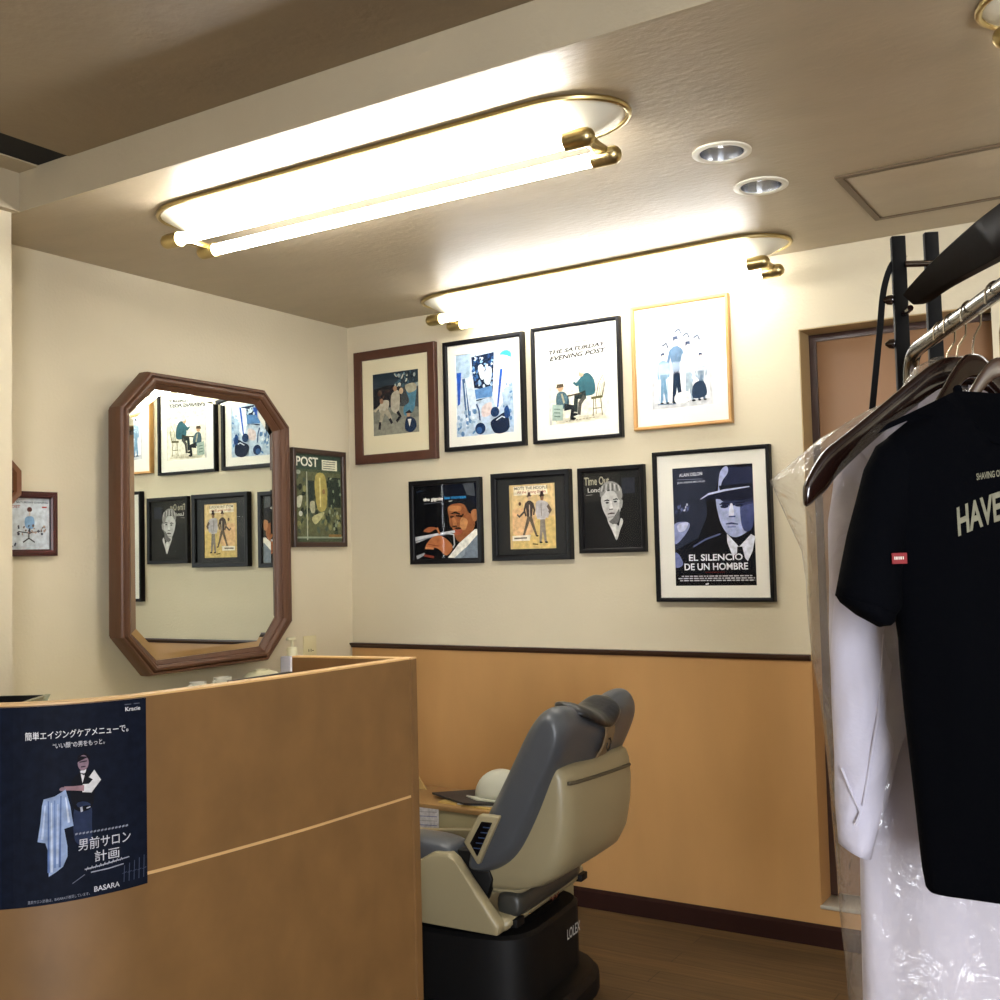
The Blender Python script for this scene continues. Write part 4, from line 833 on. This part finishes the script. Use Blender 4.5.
for zz in (1.83, 1.745):
    bm = NB(); q = [(-.003-.012, .004), (-.003-.016, .010), (-.003-.024, .009), (-.003-.032, .002)]
    tube(bm, [RL(a, -.078, zz) for a, r in q], [r for a, r in q], 12); obj('bolt', bm, LACQ, rk)
bobj('foot', (-.2, -.05, 0), (.2, .2, .03), BLACKM, rk, .006); bobj('foot', (-.2, -LEN-.15, 0), (.2, -LEN+.1, .03), BLACKM, rk, .006)

def hook(t, r=.0135, wr=.0016):
    """wire hook over the rail at t; local to an empty at the rail point (0,0,0 = rail centre)"""
    bm = NB(); R0 = .0175
    p = [(-R0*1.0, 0, -.018)]+[(R0*math.cos(a), 0, R0*math.sin(a)-.003) for a in [PI*1.0-PI*k/10*1.0 for k in range(11)]]+[(R0*.9, 0, -.022), (.004, 0, -.04), (0, 0, -.06), (0, 0, -.10)]
    tube(bm, p, wr, 8); return bm
def hanger(t0, label, m, rot=0, span=.235, drop=.17, thick=.013, dz=0, bow=-.03, fat=1.0):
    Q = RA+rd*t0; e = empty('clothes_hanger', (Q.x, Q.y, Q.z+dz), label, 'hanger', ANG+rot, 'wooden hangers on the rail')
    obj('hook', hook(0), STEELW, e)
    bm = NB(); R = []
    prof = [(-1, -.282, .013), (-.96, -.272, .019), (-.9, -.25, .023), (-.84, -.236, .026), (-.8, -.222, .021), (-.62, -.182, .018), (-.36, -.125, .017), (-.18, -.088, .019), (-.08, -.074, .019), (0, -.074, .019)]
    prof = prof+[(-a, b, c) for a, b, c in prof[-2::-1]]
    for a, z, hh in prof:
        x = a*span; th = thick*(1.5 if abs(a) > .75 else 1); fwd = bow*abs(a)**2; hh *= fat
        R.append([(x, fwd+th*.5*q, z*(drop/.17)-.012+hh*w_) for q, w_ in ((-1, -.6), (-1, .6), (-.6, 1), (.6, 1), (1, .6), (1, -.6), (.6, -1), (-.6, -1))])
    loft(bm, R); obj('hanger_body', bm, m, e, sub=1, ang=180); return e
hanger(.25, 'dark glossy wooden hanger over the plastic garment bag', LACQ, 0, .255, .160, .018, fat=1.35)
hanger(.19, 'dark hanger carrying the white coat inside the bag', LACQ2, 0, .20, .17)
hanger(.335, 'dark hanger between the bagged coat and the black shirt', LACQ, math.radians(20), .16, .17)
hanger(.46, 'brown grey wooden hanger carrying the black shirt', LACQ2, 0, .165, .225, bow=.0, fat=.8)

def garment(bm, rows, nseed=0, n=56, fold=.006, p=.75):
    R = []
    for z, a, b, th in rows:
        ring = []
        for k in range(n):
            ang = 2*PI*k/n; c, s = math.cos(ang), math.sin(ang); cc = math.copysign(abs(c)**p, c); ss = math.copysign(abs(s)**p, s)
            x = (a+b)/2+(b-a)/2*cc; w_ = fold*math.sin(x*60+nseed+z*3)+fold*.6*math.sin(x*23+nseed*2-z*4)+fold*1.2*noise.noise(V(x*6, z*5, nseed))
            amp = min(1, th/.02); ring.append(V(x, -th*ss+w_*amp, z))
        R.append(ring)
    loft(bm, R)
def rows_interp(rows, k=5):
    out = []
    for i in range(len(rows)-1):
        for s in range(k):
            q = s/k; out.append(tuple(rows[i][j]*(1-q)+rows[i+1][j]*q for j in range(4)))
    out.append(rows[-1]); return out
def sleeve(bm, sec, n=20, fold=.003, seed=0):
    """sections: (x0,z0,x1,z1,thickness,y)"""
    R = []; S2 = []
    for i in range(len(sec)-1):
        for s in range(5):
            q = s/5; S2.append([sec[i][j]*(1-q)+sec[i+1][j]*q for j in range(6)])
    S2.append(list(sec[-1]))
    for x0, z0, x1, z1, th, y in S2:
        cx, cz, hx, hz = (x0+x1)/2, (z0+z1)/2, (x1-x0)/2, (z1-z0)/2
        R.append([V(cx+hx*math.cos(a), y-th*math.sin(a)+fold*math.sin(cz*50+a*3+seed), cz+hz*math.cos(a)) for a in [2*PI*k/n for k in range(n)]])
    loft(bm, R)

# white coat
Q = RA+rd*.19
ct = empty('white_coat', (Q.x, Q.y, 0), 'long white barber coat hanging inside a clear plastic bag', 'coat', ANG)
body = [(1.615, -.045, .045, .02), (1.575, -.09, .09, .035), (1.53, -.15, .15, .045), (1.49, -.18, .18, .05), (1.44, -.178, .19, .055), (1.3, -.165, .19, .055), (1.1, -.155, .19, .055), (.9, -.17, .20, .06), (.75, -.172, .205, .065), (.6, -.176, .215, .07), (.42, -.18, .22, .075)]
bm = NB(); garment(bm, rows_interp(body), 1, fold=.011); obj('coat_body', bm, BLUECOAT, ct, ang=180)
for sg, sd in ((1, 0), (-1, 3)):
    bm = NB(); f = sg
    sec = [(-.150*f, 1.525, -.125*f, 1.45, .03, -.005), (-.190*f, 1.49, -.10*f, 1.40, .045, -.02), (-.207*f, 1.40, -.09*f, 1.33, .05, -.035), (-.216*f, 1.187, -.096*f, 1.18, .05, -.05), (-.216*f, 1.07, -.105*f, 1.06, .048, -.055), (-.217*f, .95, -.130*f, .98, .045, -.055), (-.215*f, .885, -.165*f, .862, .04, -.055)]
    sleeve(bm, sec, fold=.004, seed=sd); s_ = obj('sleeve', bm, BLUECOAT, ct, ang=180)
    if f == 1:
        bm = NB(); R = []
        for x, z in ((-.2055, .985), (-.19, .96), (-.175, .932), (-.168, .925), (-.178, .912), (-.2, .90)): pass
        tube(bm, [(-.211, -.088, 1.01), (-.20, -.099, .975), (-.188, -.1045, .945), (-.196, -.102, .925)], .0022, 6); tube(bm, [(-.14, -.098, 1.22), (-.155, -.106, 1.1), (-.184, -.105, .955)], .0018, 6); obj('cuff_seam', bm, BLUECOAT, s_)
bm = NB()
for sg in (-1, 1): prism(bm, [(sg*.012, 1.635), (sg*.055, 1.61), (sg*.085, 1.52), (sg*.05, 1.40), (sg*.004, 1.30), (sg*.035, 1.46)], -.066, -.060, 'y')
obj('lapel', bm, BLUECOAT, ct, smooth=False)
# plastic garment bag
bg = empty('garment_bag', (Q.x, Q.y, 0), 'crinkled clear plastic garment bag covering the white coat', 'garment bag', ANG)
LB = [(1.67, -.02), (1.655, -.05), (1.603, -.085), (1.585, -.135), (1.542, -.209), (1.495, -.267), (1.474, -.293), (1.412, -.268), (1.355, -.245), (1.305, -.240), (1.244, -.239), (1.164, -.234), (1.104, -.224), (1.004, -.216), (.905, -.212), (.861, -.210), (.749, -.206), (.671, -.200), (.56, -.195), (.42, -.2)]
bm = NB(); R = []; n = 72
LL = []
for i in range(len(LB)-1):
    for s in range(4): LL.append((LB[i][0]*(1-s/4)+LB[i+1][0]*s/4, LB[i][1]*(1-s/4)+LB[i+1][1]*s/4))
LL.append(LB[-1])
for z, a in LL:
    b = max(.03, min(.26, -a*1.02)); th = min(.105, .02+(1.67-z)*.6); ring = []
    for k in range(n):
        an = 2*PI*k/n; c, s = math.cos(an), math.sin(an); x = (a+b)/2+(b-a)/2*math.copysign(abs(c)**.8, c); y = -th*math.copysign(abs(s)**.8, s)
        w_ = noise.noise(V(x*9, z*5, y*8+3))*.022+noise.noise(V(x*26, z*13, y*20))*.010
        ring.append(V(x+w_*.12, y+w_*min(1, th/.06), z+w_*.15))
    R.append(ring)
loft(bm, R, caps=False); obj('bag_film', bm, FILM, bg, ang=180)
bm = NB(); tube(bm, [R[-1][k] for k in range(n)]+[R[-1][0]], .0012, 4, caps=False); obj('bag_hem', bm, FILM, bg)

# black T-shirt
Q = RA+rd*.46
ts = empty('black_shirt', (Q.x, Q.y, 0), 'black short sleeved t-shirt with curved cream lettering on a hanger', 'shirt', ANG)
body = [(1.578, -.066, -.050, .006), (1.570, -.078, .0, .012), (1.56, -.094, .085, .02), (1.54, -.128, .13, .03), (1.515, -.160, .165, .036), (1.49, -.172, .18, .04), (1.44, -.172, .182, .045), (1.36, -.167, .182, .05), (1.28, -.162, .185, .052), (1.225, -.156, .188, .054), (1.113, -.150, .19, .055), (1.0, -.142, .192, .056), (.904, -.135, .194, .056), (.876, -.131, .194, .054), (.872, -.128, .19, .05)]
bm = NB()
# body with neckline: rows follow shoulder height via x
n = 64; R = []
rws = rows_interp(body[3:], 4)
def shoulder(x):  # height of the shoulder line
    ax = abs(x+.0); return 1.578-.45*max(0, ax-.062)-.9*max(0, ax-.16)**1.0*.6 if ax > .062 else 1.578-.055*math.cos(ax/.062*PI/2)
for z, a, b, th in [(None, -.175, .18, .012)]+rws:
    ring = []
    for k in range(n):
        an = 2*PI*k/n; c, s = math.cos(an), math.sin(an); x = (a+b)/2+(b-a)/2*math.copysign(abs(c)**.75, c); zz = z
        zt_ = shoulder(x)-(.030 if s > 0 and abs(x) < .062 else 0)*math.cos(min(1, abs(x)/.062)*PI/2)
        if z is None: zz = zt_; tt = .010+.006*math.cos(min(1, abs(x)/.18)*PI/2)
        else: zz = min(z, zt_-.004*(1.578-z)/.01*0-.006); tt = th if z < zt_-.02 else th*.6
        fo = (.006*math.sin(x*34+zz*6)+.008*noise.noise(V(x*7, zz*4, 2)))*(1 if z else 0)*(1.5 if zz < 1.2 else .6)
        ring.append(V(x, -tt*math.copysign(abs(s)**.8, s)+fo, zz))
    R.append(ring)
loft(bm, R); obj('shirt_body', bm, CLOTHK, ts, ang=180)
for sg in (1, -1):
    bm = NB(); f = sg
    sec = [(-.135*f, 1.530, -.13*f, 1.40, .03, 0), (-.178*f, 1.502, -.15*f, 1.33, .042, -.002), (-.196*f, 1.47, -.152*f, 1.30, .046, -.004), (-.222*f, 1.38, -.153*f, 1.272, .05, -.006), (-.243*f, 1.290, -.160*f, 1.262, .05, -.006)]
    sleeve(bm, sec, fold=.002, seed=sg)
    s_ = obj('sleeve', bm, CLOTHK, ts, ang=180)
    # open cuff hanging down at the front
    bm = NB(); sleeve(bm, [(-.243*f, 1.292, -.160*f, 1.266, .051, -.006), (-.236*f, 1.28, -.164*f, 1.252, .050, -.006), (-.215*f, 1.262, -.170*f, 1.247, .040, -.008), (-.188*f, 1.246, -.186*f, 1.245, .012, -.01)], fold=0); obj('sleeve_cuff', bm, CLOTHK, s_, ang=180)
    if f == 1:
        tg = bobj('red_tab', (-.175, -.060, 1.334), (-.155, -.056, 1.349), mat('red_tab', '#8c2026', .7), s_, .0005); tg['label'] = 'small red label with white lettering'
        bm = NB(); rb = [(-.171, .007), (-.168, .003), (-.164, .009)]
        for a_, b_ in ((-.172, .002), (-.1695, .0025), (-.1665, .002), (-.164, .0025), (-.161, .002)): box(bm, (a_, -.0605, 1.340), (a_+b_*.7, -.0602, 1.344))
        obj('tab_lettering', bm, MATW, tg, smooth=False)
bm = NB(); cp_ = [(.062*math.cos(a), -.016*math.sin(a)-.002, 1.580-.054*abs(math.sin(a))-(.028*math.sin(a) if math.sin(a) > 0 else 0)) for a in [2*PI*k/36 for k in range(37)]]
tube(bm, cp_, .0065, 8, caps=False); obj('collar', bm, CLOTHK, ts)
# lettering follows the chest
def chest_text(s, x0, x1, zb, h, bold, arch, name, m):
    vs, fs = text_mesh(s, bold); bm = NB(); q = []
    for a, b in vs:
        x = x0+(x1-x0)*a; u = (x-.10)/.20; z = zb-arch*u*u+b*h
        yy = -.064-.0
        q.append(bm.verts.new((x, yy, z)))
    for f in fs:
        try: bm.faces.new([q[i] for i in f])
        except ValueError: pass
    o = obj(name, bm, m, ts, smooth=False, recalc=False); return o
INK = mat('cream_ink', '#8f8d78', .8, var=.3, scale=80)
LET = [chest_text('HAVE', -.084, -.024, 1.408, .040, .030, .046, 'large_lettering', INK), chest_text('SHAVING OF', -.054, -.020, 1.458, .0095, .02, .02, 'small_lettering', INK), chest_text('S', -.012, .006, 1.365, .022, .03, .02, 'script_lettering', INK)]
bpy.context.view_layer.update()
sb = [o for o in D.objects if o.name == 'shirt_body'][0]
for o in LET:
    for v in o.data.vertices:
        ok, loc, nor, idx = sb.ray_cast(V(v.co.x, -1, v.co.z), V(0, 1, 0))
        v.co.y = (loc.y if ok else -.05)-.0012
sl_ = [o for o in D.objects if o.name.startswith('red_tab')][0]

# black straps
t = empty('apron', (2.70, -1.60, 0), 'navy apron hung from rack post by a thin black neck strap', 'apron', ANG)
def ap(p): return (Matrix.Rotation(-ANG, 3, 'Z') @ (Vector(p)-V(2.70, -1.60, 0)))
bm = NB(); pts = cr([ap(p) for p in [(2.725, -1.609, 1.915), (2.705, -1.621, 1.903), (2.688, -1.629, 1.851), (2.678, -1.631, 1.774), (2.668, -1.633, 1.697), (2.658, -1.635, 1.62)]], 5)
R = []
for p in pts: R.append([p+V(-.006, -.001, 0), p+V(.006, -.001, 0), p+V(.006, .001, 0), p+V(-.006, .001, 0)])
loft(bm, R); obj('neck_strap', bm, BLACKM, t, ang=60)
bm = NB(); garment(bm, rows_interp([(1.63, -.035, .03, .008), (1.6, -.04, .05, .012), (1.4, -.03, .07, .015), (1.2, -.02, .09, .02), (.8, -.01, .1, .025)]), 5, fold=.004); obj('apron_cloth', bm, CLOTHK, t, ang=180)
Q = RA+rd*.52
t = empty('velvet_strap', (Q.x, Q.y, 0), 'fuzzy black strap hanging over the rack crest at the right edge', 'strap', ANG)
bm = NB(); pts = cr([V(-.005, .0, 1.66), V(-.008, -.02, 1.74), V(-.010, -.022, 1.81), V(-.006, 0.0, 1.885), V(.012, .012, 1.87), V(.02, .02, 1.80), V(.02, .02, 1.70)], 6); R = []
for p in pts: R.append([p+V(0, -.002, 0), p+V(.03, -.002, 0), p+V(.03, .002, 0), p+V(0, .002, 0)])
loft(bm, R); obj('strap_band', bm, mat('black_velvet', '#0c0b0c', 1, bump=.5, bscale=400), t, ang=60)
